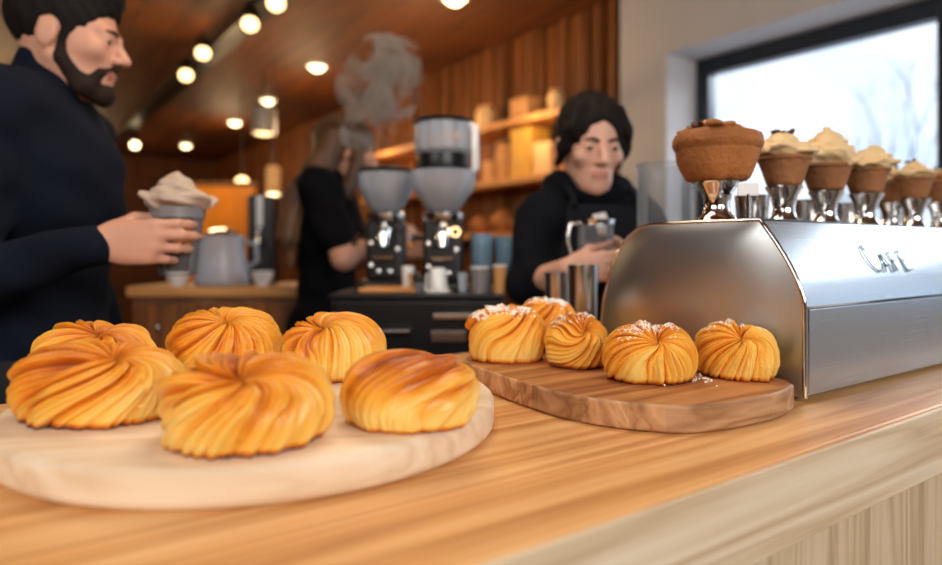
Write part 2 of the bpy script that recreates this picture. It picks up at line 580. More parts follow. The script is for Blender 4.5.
def nets(F, lo, h):
    """naive surface nets"""
    F = F.copy()
    for ax in range(3):
        sl = [slice(None)] * 3
        for e in (0, -1):
            sl[ax] = e
            F[tuple(sl)] = np.maximum(F[tuple(sl)], h)
    s = F < 0
    nx, ny, nz = F.shape
    cnt = np.zeros((nx - 1, ny - 1, nz - 1), np.int8)
    for i in (0, 1):
        for j in (0, 1):
            for k in (0, 1):
                cnt += s[i:nx - 1 + i, j:ny - 1 + j, k:nz - 1 + k]
    act = np.argwhere((cnt > 0) & (cnt < 8))
    idx = np.full(cnt.shape, -1, np.int64)
    idx[act[:, 0], act[:, 1], act[:, 2]] = np.arange(len(act))
    pos = np.zeros((len(act), 3))
    num = np.zeros(len(act))
    cor = [(i, j, k) for i in (0, 1) for j in (0, 1) for k in (0, 1)]
    for a in cor:
        for ax in range(3):
            if a[ax] == 1:
                continue
            b = list(a)
            b[ax] = 1
            fa = F[act[:, 0] + a[0], act[:, 1] + a[1], act[:, 2] + a[2]]
            fb = F[act[:, 0] + b[0], act[:, 1] + b[1], act[:, 2] + b[2]]
            m = (fa < 0) != (fb < 0)
            t = np.where(m, fa / np.where(m, fa - fb, 1), 0)
            p = np.tile(np.array(a, float), (len(act), 1))
            p[:, ax] = t
            pos[m] += p[m]
            num[m] += 1
    pos = lo + h * (act + pos / num[:, None])
    faces = []
    for ax in range(3):
        o1, o2 = [(1, 2), (2, 0), (0, 1)][ax]
        d = np.zeros(3, int)
        d[ax] = 1
        A = s[:nx - d[0], :ny - d[1], :nz - d[2]]
        B = s[d[0]:, d[1]:, d[2]:]
        e = np.argwhere(A != B)
        ok = (e[:, o1] > 0) & (e[:, o2] > 0) & (e[:, o1] < F.shape[o1] - 1) & (e[:, o2] < F.shape[o2] - 1)
        e = e[ok]
        ins = A[e[:, 0], e[:, 1], e[:, 2]]
        u = np.zeros(3, int)
        u[o1] = 1
        w = np.zeros(3, int)
        w[o2] = 1
        c = [e - u - w, e - w, e, e - u]
        q = np.stack([idx[x[:, 0], x[:, 1], x[:, 2]] for x in c], 1)
        q[~ins] = q[~ins][:, ::-1]
        faces.append(q)
    return pos, np.concatenate(faces)


def solid_obj(name, sol, m, parent, noise=None, relax=2, colour=None):
    pos, fc = sol.mesh(noise)
    # light Laplacian relaxation
    if relax:
        e = np.concatenate([fc[:, [0, 1]], fc[:, [1, 2]], fc[:, [2, 3]], fc[:, [3, 0]]])
        for _ in range(relax):
            acc = np.zeros_like(pos)
            c = np.zeros(len(pos))
            for a, b in ((0, 1), (1, 0)):
                for d in range(3):
                    acc[:, d] += np.bincount(e[:, a], pos[e[:, b], d], len(pos))
                c += np.bincount(e[:, a], minlength=len(pos))
            pos = pos * 0.45 + 0.55 * acc / np.maximum(c, 1)[:, None]
    me = bpy.data.meshes.new(name)
    me.from_pydata(pos.tolist(), [], fc.tolist())
    mats = m if isinstance(m, (list, tuple)) else [m]
    for x in mats:
        me.materials.append(x)
    if colour is not None:
        cen = pos[fc].mean(1)
        me.polygons.foreach_set('material_index', colour(cen).astype(np.int32).tolist())
    me.update()
    me.shade_smooth()
    o = bpy.data.objects.new(name, me)
    COL.objects.link(o)
    if parent is not None:
        o.parent = parent
    return o
# ================================================================== THE ROOM
A0, A1, B0, B1, H = -3.2, 2.8, -3.0, 11.0, 2.6
RZ = ANG


def abbox(mb, a0, a1, b0, b1, z0, z1, mi=0):
    """box given in the room's own (rotated) axes; the object is rotated by ANG"""
    return mb.box(((a0 + a1) / 2, (b0 + b1) / 2, (z0 + z1) / 2), (a1 - a0, b1 - b0, z1 - z0), mi=mi)


structure('floor', abbox(MB(), A0 - .2, A1 + .4, B0 - .2, B1 + .2, -0.1, 0), M['floor'], rz=RZ)
structure('ceiling', abbox(MB(), A0 - .2, A1 + .4, B0 - .2, B1 + .2, H, H + 0.1), M['ceil'], rz=RZ)
structure('wall_back', abbox(MB(), A0 - .15, A1 + .2, B1, B1 + .15, 0, H), M['darkwall'], rz=RZ)
structure('wall_left', abbox(MB(), A0 - .15, A0, B0, B1, 0, H), M['darkwall'], rz=RZ)
structure('wall_front', abbox(MB(), A0, A1, B0 - .15, B0, 0, H), M['plaster'], rz=RZ)
WB0, WB1, WZ0, WZ1, WT = -1.2, 2.19, 0.95, 2.21, 0.33
w = MB()
abbox(w, A1, A1 + WT, B0, WB0, 0, H)
abbox(w, A1, A1 + WT, WB1, 2.5, 0, H)
abbox(w, A1, A1 + WT, WB0, WB1, 0, WZ0)
abbox(w, A1, A1 + WT, WB0, WB1, WZ1, H)
structure('wall_right', w, M['plaster'], rz=RZ)
# timber-slatted stretch of the same wall
w = MB()
abbox(w, A1 + .06, A1 + .2, 2.5, B1, 0, H)
rs = random.Random(3)
b = 2.5
while b < 9.0:
    wd = rs.uniform(0.035, 0.07)
    dpt = rs.choice([0.02, 0.035, 0.05, 0.06])
    abbox(w, A1 + .06 - dpt, A1 + .06, b, b + wd - 0.012, 0, H)
    b += wd
structure('wall_right.001', w, M['slat'], rz=RZ)
# window
win = thing('window_1', None, None, (0, 0, 0), RZ)
win['kind'] = 'structure'
fr = MB()
fa0, fa1 = A1 + .245, A1 + .32
abbox(fr, fa0, fa1, WB1 - .075, WB1, WZ0, WZ1)
abbox(fr, fa0, fa1, WB0, WB0 + .075, WZ0, WZ1)
abbox(fr, fa0, fa1, WB0, WB1, WZ1 - .085, WZ1)
abbox(fr, fa0, fa1, WB0, WB1, WZ0, WZ0 + .08)
for bb in (1.02, 0.0):
    abbox(fr, fa0 - .01, fa1, bb - .05, bb + .05, WZ0, WZ1)
fr.build('window_frame', M['frame'], win, smooth=False, bevel=0.006)
gf = MB()
for (u, v) in ((1.07, 2.115), (0.05, .97), (WB0 + .075, -.05)):
    abbox(gf, fa0 + .03, fa0 + .036, u, v, WZ0 + .08, WZ1 - .085)
gf.build('window_pane', M['pane'], win, smooth=False)
sl = MB()
abbox(sl, A1 - .03, fa0, WB0, WB1, WZ0 - .001, WZ0 + .025)
sl.build('window_sill', M['plaster'], win, smooth=False, bevel=.004)
structure('ground', abbox(MB(), A1 + .5, 60, -40, 60, -.4, -.1), M['snow'], rz=RZ)


# bare winter tree beyond the glass
def bare_tree(name, base, hgt, seed, label):
    r = random.Random(seed)
    mb = MB()

    def grow(p, d, L, rad, depth):
        pts, rr = [p], [rad]
        for i in range(4):
            d = (d + Vector((r.uniform(-.12, .12), r.uniform(-.12, .12), r.uniform(-.02, .1)))).normalized()
            p = p + d * L / 4
            pts.append(p)
            rr.append(rad * (1 - 0.16 * (i + 1)))
        mb.tube(pts, rr, 6)
        if depth:
            for k in range(3):
                q = pts[r.choice([2, 3, 4])]
                an = r.uniform(0, 2 * PI)
                nd = (d + Vector((math.cos(an), math.sin(an), r.uniform(.0, .4))) * r.uniform(.3, .6)).normalized()
                grow(q, nd, L * r.uniform(.55, .75), rad * .5, depth - 1)
    for k in range(2):
        an = k * 2.1 + .4
        grow(Vector((0.02 * math.cos(an), 0.02 * math.sin(an), 0)), Vector((.13 * math.cos(an), .13 * math.sin(an), 1)).normalized(), hgt * .5, .026, 4)
    t = mb.build(name, M['bark'], loc=base)
    return tag(t, label, 'tree')


p = at(872, 250, 6.4)
bare_tree('bare_tree', (p.x, p.y, -.1), 3.0, 5, 'bare winter tree with thin dark stems outside the window')
p = at(776, 250, 11)
bare_tree('bare_tree', (p.x, p.y, -.1), 2.9, 8, 'faint bare tree farther off, seen through the middle of the window')

# ------------------------------------------------------------------ shelves on the slat wall
SHB0, SHB1 = 2.62, 5.2
SD = 0.25


def shelf(z, label, b0=SHB0, b1=SHB1):
    mb = abbox(MB(), A1 - SD, A1, b0, b1, z - .04, z)
    o = mb.build('wall_shelf', M['shelf'], smooth=False, bevel=.004, rz=RZ)
    return tag(o, label, 'shelf', 'wooden shelves on the slatted wall')


shelf(2.0, 'topmost wooden shelf on the slatted wall, just under the tall slats')
shelf(1.64, 'middle wooden shelf on the slatted wall, carrying the yellow box')
shelf(1.31, 'lowest wooden shelf on the slatted wall, carrying baked loaves')


def wallx(px, d=A1 - .13):
    """b coordinate on the shelf line for a picture column"""
    r = (px - CX) / FPX
    # (d*CA - b*SA) = r (d*SA + b*CA)
    return d * (CA - r * SA) / (SA + r * CA)


def carton(px, z, wd, h, dp, m, label, group='boxes and jars on the wall shelves'):
    b = wallx(px)
    o = MB().box((0, 0, h / 2), (dp, wd, h)).build('carton', m, smooth=False, bevel=.004, loc=AB(A1 - .13, b, z), rz=RZ)
    lidm = MB().box((0, 0, h - .012), (dp + .006, wd + .006, .02))
    lidm.build('lid', m, o, smooth=False, bevel=.002)
    return tag(o, label, 'box', group)


def jar(px, z, r, h, m, label, group='boxes and jars on the wall shelves'):
    b = wallx(px)
    o = MB().lathe([(0, 0), (r * .92, 0), (r, .01), (r, h * .78), (r * .7, h * .86), (r * .7, h * .9), (0, h * .9)], 20).build('storage_jar', m, loc=AB(A1 - .13, b, z))
    MB().lathe([(0, h * .89), (r * .76, h * .89), (r * .78, h), (0, h)], 20).build('lid', M['shelf'], o)
    return tag(o, label, 'jar', group)


jar(486, 2.0, .07, .16, M['creambox'], 'pale jar at the far end of the topmost wall shelf')
carton(527, 2.0, .16, .13, .14, M['tanbox'], 'tall tan box on the topmost wall shelf, between two jars')
jar(556, 2.0, .05, .14, M['creambox'], 'small cream jar on the topmost wall shelf near the white wall')
carton(494, 1.64, .10, .14, .12, M['tanbox'], 'small tan box at the far end of the middle wall shelf')
jar(505, 1.64, .062, .24, M['tanbox'], 'tall tan jar beside the yellow box on the middle wall shelf')
carton(530, 1.64, .19, .30, .16, M['yellowbox'], 'tall yellow box on the middle wall shelf, left of the barista\'s head')
carton(551, 1.64, .15, .19, .15, M['creambox'], 'cream box between the yellow box and the barista\'s head')
jar(569, 1.64, .042, .2, M['tanbox'], 'narrow tan jar beside the barista\'s head on the middle wall shelf')
carton(515, 1.64, .05, .1, .05, M['creambox'], 'little cream carton between tan jar and yellow box')
for i, (px, s) in enumerate(((482, .9), (503, 1.1), (524, .9))):
    bb = wallx(px)
    mb = MB().ball((0, 0, .065 * s), (.085, .085 * s, .075 * s), 18)
    mb.ball((0.02, 0.02, .11 * s), (.05, .06 * s, .04 * s), 14)
    o = mb.build('bread_loaf', M['bread'], loc=AB(A1 - .13, bb, 1.31 - .008), rz=RZ)
    tag(o, ['round brown loaf at the far end of the lowest wall shelf', 'large brown loaf in the middle of the lowest wall shelf',
            'brown loaf on the lowest wall shelf closest to the black-clad barista'][i], 'bread', 'loaves on the lowest wall shelf')

# ------------------------------------------------------------------ ceiling lights
ta = 1.17
tr = thing('track_rail', 'long black lighting rail running along the wooden ceiling', 'light rail', AB(ta, 0, 0), RZ)
abbox(MB(), -.06, .06, 2.2, 9.6, 2.48, 2.54).build('rail', M['black'], tr, smooth=False)
for bb in (2.4, 4.2, 6.0, 7.8, 9.4):
    abbox(MB(), -.012, .012, bb - .012, bb + .012, 2.54, H).build('stem', M['black'], tr, smooth=False)
spots = [(276, 3, 'first spotlight of the black rail, cut by the top edge of the picture'), (250, 24, 'black rail spotlight beside the first one at the near end'),
         (203, 53, 'rail spotlight halfway along, the brighter upper one of a close pair'), (186, 75, 'rail spotlight halfway along, the lower one of a close pair'),
         (135, 145, 'far rail spotlight closest to the bearded man\'s chest')]
for i, (px, py, lab) in enumerate(spots):
    z = 2.335
    Y = FPX * (z - CAMZ) / (HY - py)
    P = at(px, py, Y)
    t = thing('track_spotlight', lab, 'spotlight', P, RZ, 'spotlights on the black rail')
    d = (Vector((0, 0, 1.1)) - Vector((P.x, P.y, z))).normalized()
    d = (d + Vector((0, 0, -.5))).normalized()
    q = d.to_track_quat('Z', 'Y').to_matrix()
    R3 = Matrix.Rotation(-RZ, 3, 'Z') @ q
    s = .05
    MB().lathe([(0, -.15), (s * .8, -.15), (s, -.12), (s, .012), (s * .9, .012), (s * .85, -.01), (0, -.012)], 20, R=R3).build('housing', M['black'], t)
    MB().lathe([(0, .004), (s * .82, .004), (s * .82, .0), (0, -.004)], 20, R=R3).build('lens', M['lamp_dim'] if i < 4 else M['lamp'], t)
    top = R3 @ Vector((0, 0, -.1))
    MB().tube([top, Vector((top.x, top.y, .138))], .01, 8).build('bracket', M['black'], t)
downs = [(455, -2, 'round downlight nearest the slatted wall, at the top edge of the picture'), (317, 66, 'round ceiling downlight above the steam'),
         (268, 100, 'round ceiling downlight directly over the grey pendant lamp'), (235, 122, 'round ceiling downlight left of the grey pendant lamp'),
         (186, 145, 'round far downlight beside the last rail spotlight')]
for i, (px, py, lab) in enumerate(downs):
    z = H - .012
    Y = FPX * (z - CAMZ) / (HY - py)
    P = at(px, py, Y)
    t = thing('ceiling_downlight', lab, 'downlight', P, 0, 'round downlights in the wooden ceiling')
    r = .065
    MB().lathe([(r, .010), (r * 1.25, .010), (r * 1.25, -.006), (r, -.01)], 24).build('trim_ring', M['white'], t)
    MB().lathe([(0, -.045), (r * .5, -.035), (r * .85, -.015), (r, .0), (r, .008), (0, .008)], 24).build('lens', M['lamp'], t)
# grey pendant
P = at(264, 134, 5.2)
pd = thing('pendant_lamp', 'grey cylinder pendant lamp with glowing underside, hanging over the far tables', 'pendant lamp', P)
MB().lathe([(.088, 0.004), (.092, 0), (.092, .20), (.05, .215), (0, .215)], 28).build('lamp_shade', M['grey'], pd)
MB().lathe([(0, -.012), (.05, -.006), (.087, .012), (.087, .03), (0, .03)], 28).build('bulb', M['lamp_dim'], pd)
MB().tube([(0, 0, .21), (0, 0, H - P.z)], .006, 8).build('cord', M['black'], pd)
# two small glass wall-height lamps further back
for i, (px, py, Y, lab) in enumerate(((242, 183, 5.6, 'small warm globe lamp far behind the bar, over the amber panel'), (273, 182, 5.0, 'narrow warm cylinder lamp hanging left of the brown-haired woman'))):
    P = at(px, py, Y)
    t = thing('pendant_lamp', lab, 'pendant lamp', P, 0, 'small warm pendants far behind the bar')
    if i == 0:
        MB().ball((0, 0, 0), .055).build('lamp_shade', M['lamp_dim'], t)
    else:
        MB().lathe([(0, -.09), (.05, -.09), (.055, -.08), (.055, .1), (.03, .12), (0, .12)], 20).build('lamp_shade', M['creambox'], t)
        MB().lathe([(0, -.1), (.045, -.094), (.045, -.09), (0, -.09)], 20).build('bulb', M['lamp'], t)
    MB().tube([(0, 0, .04), (0, 0, H - P.z)], .005, 8).build('cord', M['black'], t)

# ================================================================== THE BAR COUNTER
CB0, CB1 = 0.338, 1.06
bar = thing('bar_counter', 'long oak bar counter with thick pale daylit front edge and vertical-grain front', 'counter', (0, 0, 0), RZ)
top = MB()
abbox(top, -1.75, 2.74, CB0 + .006, CB1, ZC - .08, ZC)
top.build('worktop', M['counter'], bar, smooth=False, bevel=.004)
ed = MB()
abbox(ed, -1.75, 2.74, CB0, CB0 + .006, ZC - .083, ZC - .0015)
ed.build('worktop_edge', M['edge'], bar, smooth=False, bevel=.0015)
fp = MB()
abbox(fp, -1.72, 2.74, CB0 + .012, CB0 + .05, 0.08, ZC - .08)
g = -1.72
fp.build('front_panel', M['apron'], bar, smooth=False)
bk = MB()
abbox(bk, -1.72, 2.74, CB0 + .05, CB1 - .08, 0.0, ZC - .08)
bk.build('cabinet_body', M['walnut'], bar, smooth=False)

# ------------------------------------------------------------------ pale round board
BT = ZC + .035
BC, BR = Vector((-.236, .764, 0)), .2625
rb = thing('round_board', 'pale round wooden serving board under six golden buns, nearest the camera', 'serving board', (BC.x, BC.y, ZC + .0005), math.radians(8))
n = 128
pr = [(0, 0), (BR - .006, 0), (BR - .001, .004), (BR, .009), (BR, .027), (BR - .0015, .031), (BR - .005, .0335)]
MB().lathe(pr, n).build('board_rim', M['board_side'], rb, angle=70)
MB().lathe([(BR - .005, .0335), (BR - .008, .0342), (0, .0342)], n).build('board_top', M['board_pale'], rb, angle=70)

# ------------------------------------------------------------------ teak board, half-moon outline
TT = ZC + .032
zt = FPX * (CAMZ - TT)
outl = [(462, 360), (475, 366), (489, 370.5), (508, 377), (528, 383), (548, 389), (568, 393.5), (597, 398.5), (627, 402), (666, 405), (696, 405), (725, 402.5), (752, 398), (772, 394), (787, 389), (794, 384)]
pts = [Vector(((x - CX) / FPX * zt / (y - HY), zt / (y - HY))) for x, y in outl]
pts += [Vector(AB(.833, .462)[:2]), Vector(AB(.843, .49)[:2]), Vector(AB(.846, .54)[:2]), Vector(AB(.846, .70)[:2]), Vector(AB(.843, .80)[:2]), Vector(AB(.82, .87)[:2]), Vector(AB(.79, .905)[:2]), Vector(AB(.70, .915)[:2]), Vector(AB(.62, .87)[:2])]
tb = thing('teak_board', 'dark teak serving board with a curved front, under the sugared buns', 'serving board', (pts[9].x, pts[9].y, ZC + .0005), RZ)
Ri = Matrix.Rotation(-RZ, 2)
loc = [Ri @ (p - Vector((pts[9].x, pts[9].y))) for p in pts]
if sum(loc[i].x * loc[i - 1].y - loc[i - 1].x * loc[i].y for i in range(len(loc))) > 0:
    loc.reverse()
tm = MB().prism(loc, 0, .0316, 0, 1)
tm.build('board_slab', [M['teak'], M['teak_side']], tb, smooth=False, bevel=.004, seg=3)


# ================================================================== PASTRIES
def fnoise(seed):
    r = np.random.RandomState(seed)
    W = r.normal(size=(14, 3))
    ph = r.uniform(0, 6.28, 14)

    def f(P, s):
        o = np.zeros(P.shape[0])
        for w_, p_ in zip(W, ph):
            o += np.sin(P @ (w_ * s) + p_)
        return o / 5.0
    return f


def bun(name, loc, rx, ry, h, rot, seed, label, nr=13, twist=1.3, az=-90, tilt=32, dimple=.22, dw=.42, ridge=.12, creases=(), sugar=False, group=None, fine=.4, top=0.5, lobes=(), p=2.3, flat=.40):
    """a laminated bun: layered strands sweep out of an eye (its pole, tipped by tilt towards az) and wrap round the body"""
    nu, nv = 300, 150
    th = np.linspace(0, 2 * PI, nu, endpoint=False)[None, :].repeat(nv, 0)
    v = np.linspace(0.0, 1.0, nv)[:, None].repeat(nu, 1)
    phi = v * PI
    r_ = np.random.RandomState(seed)
    amp = r_.uniform(.45, 1.5, nr)
    wdt = r_.uniform(.4, 1.9, nr)
    edges = np.concatenate([[0], np.cumsum(wdt) / wdt.sum()])
    warp = sum(r_.uniform(.05, .14) / k * np.sin(k * th + 5 * v * r_.uniform(-1.0, 1.6) + r_.uniform(0, 6.28)) for k in (1, 2, 3, 4))
    ths = th + twist * (1 - np.exp(-3.2 * v)) + warp * 2.2
    u = np.mod(ths / (2 * PI), 1.0)
    si = np.clip(np.searchsorted(edges, u.ravel(), side='right').reshape(u.shape) - 1, 0, nr - 1)
    s = (u - edges[si]) / (edges[si + 1] - edges[si])
    prof = np.minimum(1.0, s / .72) ** .7 * np.clip((1 - s) / .13, 0, 1) ** .7      # each layer swells, then tucks under the next
    am = amp[si]
    env = np.clip(v / .07, 0, 1) ** .6 * (1 - .62 * np.clip((v - .30) / .45, 0, 1))
    u2 = np.mod(ths / (2 * PI) * nr * 2.6 + .30 * np.sin(7 * v + 3 * th) + .2 * am, 1.0)
    f2 = np.minimum(1, u2 / .7) ** .8 * np.clip((1 - u2) / .22, 0, 1)
    u3 = np.mod(ths / (2 * PI) * nr * 6.1 + .5 * np.sin(12 * v - 2 * th), 1.0)
    f3 = np.sin(PI * u3)
    hgt = ridge * (am * (prof - .5) * env + fine * (f2 - .5) * (.4 + .6 * env) + fine * .34 * (f3 - .5))
    cr = np.zeros_like(hgt)
    for (t0, cw, cd, tw) in creases:
        d = np.angle(np.exp(1j * (th + tw * v * 2 - D(t0))))
        cr += cd * np.exp(-(d / cw) ** 2) * np.clip(v / .08, 0, 1) * np.clip((.72 - v) / .25, 0, 1)
    lb = np.zeros_like(hgt)
    for (t0, lw, la, v0) in lobes:
        d = np.angle(np.exp(1j * (th - D(t0))))
        lb += la * np.exp(-(d / lw) ** 2) * np.exp(-((v - v0) / .16) ** 2)
    eye = dimple * np.exp(-(phi / dw) ** 2)
    sc = 1 + hgt - cr + lb - eye
    d0 = np.stack([np.sin(phi) * np.cos(th), np.sin(phi) * np.sin(th), np.cos(phi)], -1).reshape(-1, 3)
    Rm = np.array(Matrix.Rotation(D(az), 3, 'Z') @ Matrix.Rotation(D(tilt), 3, 'Y'))
    d = d0 @ Rm.T
    rxy = np.sqrt(d[:, 0] ** 2 + d[:, 1] ** 2)
    pp = np.where(d[:, 2] > 0, p, p + .25)
    rho = (rxy ** pp + np.abs(d[:, 2]) ** pp) ** (-1 / pp)
    P = d * (rho * sc.ravel())[:, None]
    P[:, 0] *= rx / P[:, 0].max() if P[:, 0].max() > 0 else rx
    P[:, 1] *= ry / np.abs(P[:, 1]).max()
    up = P[:, 2] > 0
    P[up, 2] *= (h * (1 - flat)) / P[:, 2].max()
    P[~up, 2] *= h * flat * 1.55
    P[:, 2] += h * flat
    fn = fnoise(seed + 50)
    dn = fn(P, 55.0) * .0013 + fn(P, 160.0) * .0004
    nrm = P - np.array([0, 0, h * .4])
    nrm /= np.linalg.norm(nrm, axis=1)[:, None]
    P += nrm * (dn * (P[:, 2] > .003))[:, None]
    P[:, 2] = np.maximum(P[:, 2], 0)
    z01 = P[:, 2] / h
    ff, vf, pf, ev = f2.ravel(), v.ravel(), prof.ravel(), env.ravel()
    mott = fn(P, 26.0)
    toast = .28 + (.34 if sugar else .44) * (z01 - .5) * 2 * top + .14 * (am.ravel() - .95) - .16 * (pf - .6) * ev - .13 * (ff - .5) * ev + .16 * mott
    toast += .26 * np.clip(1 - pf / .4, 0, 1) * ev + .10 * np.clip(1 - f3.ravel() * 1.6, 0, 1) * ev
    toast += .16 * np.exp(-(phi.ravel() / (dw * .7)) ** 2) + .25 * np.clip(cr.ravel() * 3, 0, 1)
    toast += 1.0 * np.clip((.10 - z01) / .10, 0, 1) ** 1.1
    sug = np.clip((z01 - .60) * 1.2 + .18 * fn(P, 45.0) + .10 * pf, 0, .56) * (z01 > .5) if sugar else np.zeros_like(z01)
    i, j = np.meshgrid(np.arange(nv - 1), np.arange(nu), indexing='ij')
    j2 = (j + 1) % nu
    q = np.stack([i * nu + j, (i + 1) * nu + j, (i + 1) * nu + j2, i * nu + j2], -1).reshape(-1, 4)
    me = bpy.data.meshes.new(name)
    me.from_pydata(P.tolist(), [], q.tolist())
    ca = me.color_attributes.new('toast', 'FLOAT_COLOR', 'POINT')
    cv = np.stack([np.clip(toast, 0, 1), sug, np.zeros_like(sug), np.ones_like(sug)], 1)
    ca.data.foreach_set('color', cv.astype(np.float32).ravel())
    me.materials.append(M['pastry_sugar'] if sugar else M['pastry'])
    me.update()
    me.shade_smooth()
    o = bpy.data.objects.new(name, me)
    COL.objects.link(o)
    o.location = loc
    o.rotation_euler = (0, 0, rot)
    return tag(o, label, 'pastry', group)


M['pastry'] = pastry_mat('pastry_glazed')
M['pastry_sugar'] = pastry_mat('pastry_sugared', True)
ZB = ZC + .035
GL = 'golden buns on the pale round board'
D = math.radians
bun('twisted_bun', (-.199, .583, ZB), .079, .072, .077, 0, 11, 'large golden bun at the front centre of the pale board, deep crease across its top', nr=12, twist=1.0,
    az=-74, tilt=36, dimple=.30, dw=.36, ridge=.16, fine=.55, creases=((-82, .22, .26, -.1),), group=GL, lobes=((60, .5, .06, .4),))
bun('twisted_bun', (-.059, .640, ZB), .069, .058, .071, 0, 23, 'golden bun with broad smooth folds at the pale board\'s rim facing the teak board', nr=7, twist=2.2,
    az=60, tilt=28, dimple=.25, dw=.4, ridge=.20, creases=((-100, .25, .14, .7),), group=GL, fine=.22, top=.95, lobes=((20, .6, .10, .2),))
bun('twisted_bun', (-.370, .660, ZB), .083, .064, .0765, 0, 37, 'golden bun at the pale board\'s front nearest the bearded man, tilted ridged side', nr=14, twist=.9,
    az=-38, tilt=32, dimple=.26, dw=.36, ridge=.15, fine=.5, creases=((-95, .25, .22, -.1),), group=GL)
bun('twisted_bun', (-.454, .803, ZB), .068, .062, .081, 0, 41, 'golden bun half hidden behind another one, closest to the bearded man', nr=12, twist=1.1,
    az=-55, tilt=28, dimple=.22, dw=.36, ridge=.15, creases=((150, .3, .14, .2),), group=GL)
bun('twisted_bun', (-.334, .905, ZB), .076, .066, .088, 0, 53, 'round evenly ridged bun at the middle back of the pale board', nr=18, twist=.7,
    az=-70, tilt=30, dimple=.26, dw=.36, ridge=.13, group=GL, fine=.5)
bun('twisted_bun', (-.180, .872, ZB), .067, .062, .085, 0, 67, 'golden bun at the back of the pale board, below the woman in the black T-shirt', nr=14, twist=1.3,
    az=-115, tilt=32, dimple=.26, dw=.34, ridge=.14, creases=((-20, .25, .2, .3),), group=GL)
ZB2 = ZC + .032
GR = 'sugared buns on the teak board'
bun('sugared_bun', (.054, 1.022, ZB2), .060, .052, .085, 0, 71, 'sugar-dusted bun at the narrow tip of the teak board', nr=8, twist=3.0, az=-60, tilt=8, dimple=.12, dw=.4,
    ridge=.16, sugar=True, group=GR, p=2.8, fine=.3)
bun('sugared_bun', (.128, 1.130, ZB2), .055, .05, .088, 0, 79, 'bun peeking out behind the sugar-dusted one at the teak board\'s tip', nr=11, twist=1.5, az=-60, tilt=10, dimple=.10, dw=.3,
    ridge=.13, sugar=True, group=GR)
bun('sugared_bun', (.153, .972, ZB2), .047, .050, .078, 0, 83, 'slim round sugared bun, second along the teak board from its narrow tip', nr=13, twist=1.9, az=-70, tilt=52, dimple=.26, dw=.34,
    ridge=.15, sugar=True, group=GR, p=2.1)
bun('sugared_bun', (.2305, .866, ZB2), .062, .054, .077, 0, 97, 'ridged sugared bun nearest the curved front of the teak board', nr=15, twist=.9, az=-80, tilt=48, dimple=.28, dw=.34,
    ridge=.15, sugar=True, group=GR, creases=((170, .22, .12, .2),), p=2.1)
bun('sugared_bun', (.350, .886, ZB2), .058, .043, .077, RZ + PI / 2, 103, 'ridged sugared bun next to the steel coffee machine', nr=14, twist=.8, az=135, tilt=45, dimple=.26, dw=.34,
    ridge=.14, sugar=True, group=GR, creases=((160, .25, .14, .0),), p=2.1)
# sugar crumbs lying on the teak board
rc = random.Random(9)
mb = MB()
for i in range(26):
    c = AB(.74 + rc.gauss(0, .03), .40 + .13 + rc.gauss(0, .018), ZB2 + .0012)
    mb.ball(c, rc.uniform(.0008, .002), 6)
tag(mb.build('sugar_crumbs', M['sugar']), 'white sugar crumbs scattered on the teak board between two buns', 'crumbs', kind='stuff')
# ================================================================== STEEL COFFEE MACHINE ON THE BAR
MA, MBB = .866, .456           # its near front foot, in room axes
ML = 1.84


def prof_front(t):             # the sloping upper front, t = 0 at the seam .. 1 at the deck
    return (.062 * t ** 1.5, .126 + .115 * t)


prof = [(0, .006), (0, .03), (0, .06), (0, .09), (0, .124)]
prof += [prof_front(i / 12) for i in range(13)]
prof += [(.10, .2412), (.15, .2414), (.20, .2414), (.245, .2412)]
prof += [(.272, .236), (.294, .222), (.312, .203), (.327, .178), (.340, .148), (.350, .11), (.358, .06), (.364, .006)]
em = thing('espresso_machine', 'long brushed steel coffee machine with domed end panel on the bar', 'coffee machine', AB(MA, MBB, ZC), RZ)
mb = MB()
inner = [(y, z) for y, z in prof]
nP = len(inner)
vs = [Vector((.006, y + (.003 if y < .15 else -.003), z - (.003 if z > .03 else 0))) for y, z in inner] + \
     [Vector((ML, y + (.003 if y < .15 else -.003), z - (.003 if z > .03 else 0))) for y, z in inner]
fs = [(i, i + nP, i + 1 + nP, i + 1) for i in range(nP - 1)] + [(nP - 1, 2 * nP - 1, nP, 0)]
fs += [tuple(range(nP)), tuple(reversed(range(nP, 2 * nP)))]
mb.add(vs, fs)
mb.build('housing', M['steel'], em, angle=50)
# domed end panel
mb = MB()
cy, cz = .18, .11
rings = []
vs = []
K = 14
dens = []
for i in range(nP):
    y, z = prof[i]
    dens.append((y, z))
    if i < nP - 1 and math.hypot(prof[i + 1][0] - y, prof[i + 1][1] - z) > .03:
        dens.append(((y + prof[i + 1][0]) / 2, (z + prof[i + 1][1]) / 2))
for q in range(1, 10):
    dens.append((.364 - .364 * q / 10, .006))
nd = len(dens)
for s_i in range(K):
    s = 1 - s_i / K
    for (y, z) in dens:
        yy, zz = cy + (y - cy) * s, cz + (z - cz) * s
        d = max(0, 1 - abs((yy - .185) / .19) ** 2.2)
        e_ = (1 - s ** 6)
        vs.append(Vector((-.004 - .014 * d * e_, yy, zz)))
vs.append(Vector((-.018, cy, cz)))
fs = []
for s_i in range(K - 1):
    for k in range(nd):
        k2 = (k + 1) % nd
        fs.append((s_i * nd + k, s_i * nd + k2, (s_i + 1) * nd + k2, (s_i + 1) * nd + k))
for k in range(nd):
    fs.append(((K - 1) * nd + k, (K - 1) * nd + (k + 1) % nd, K * nd))
o0 = len(vs)
vs += [Vector((.006, y, z)) for (y, z) in dens]
for k in range(nd):
    k2 = (k + 1) % nd
    fs.append((k2, k, o0 + k, o0 + k2))
mb.add(vs, fs)
mb.build('end_panel', M['end_steel'], em, angle=60)
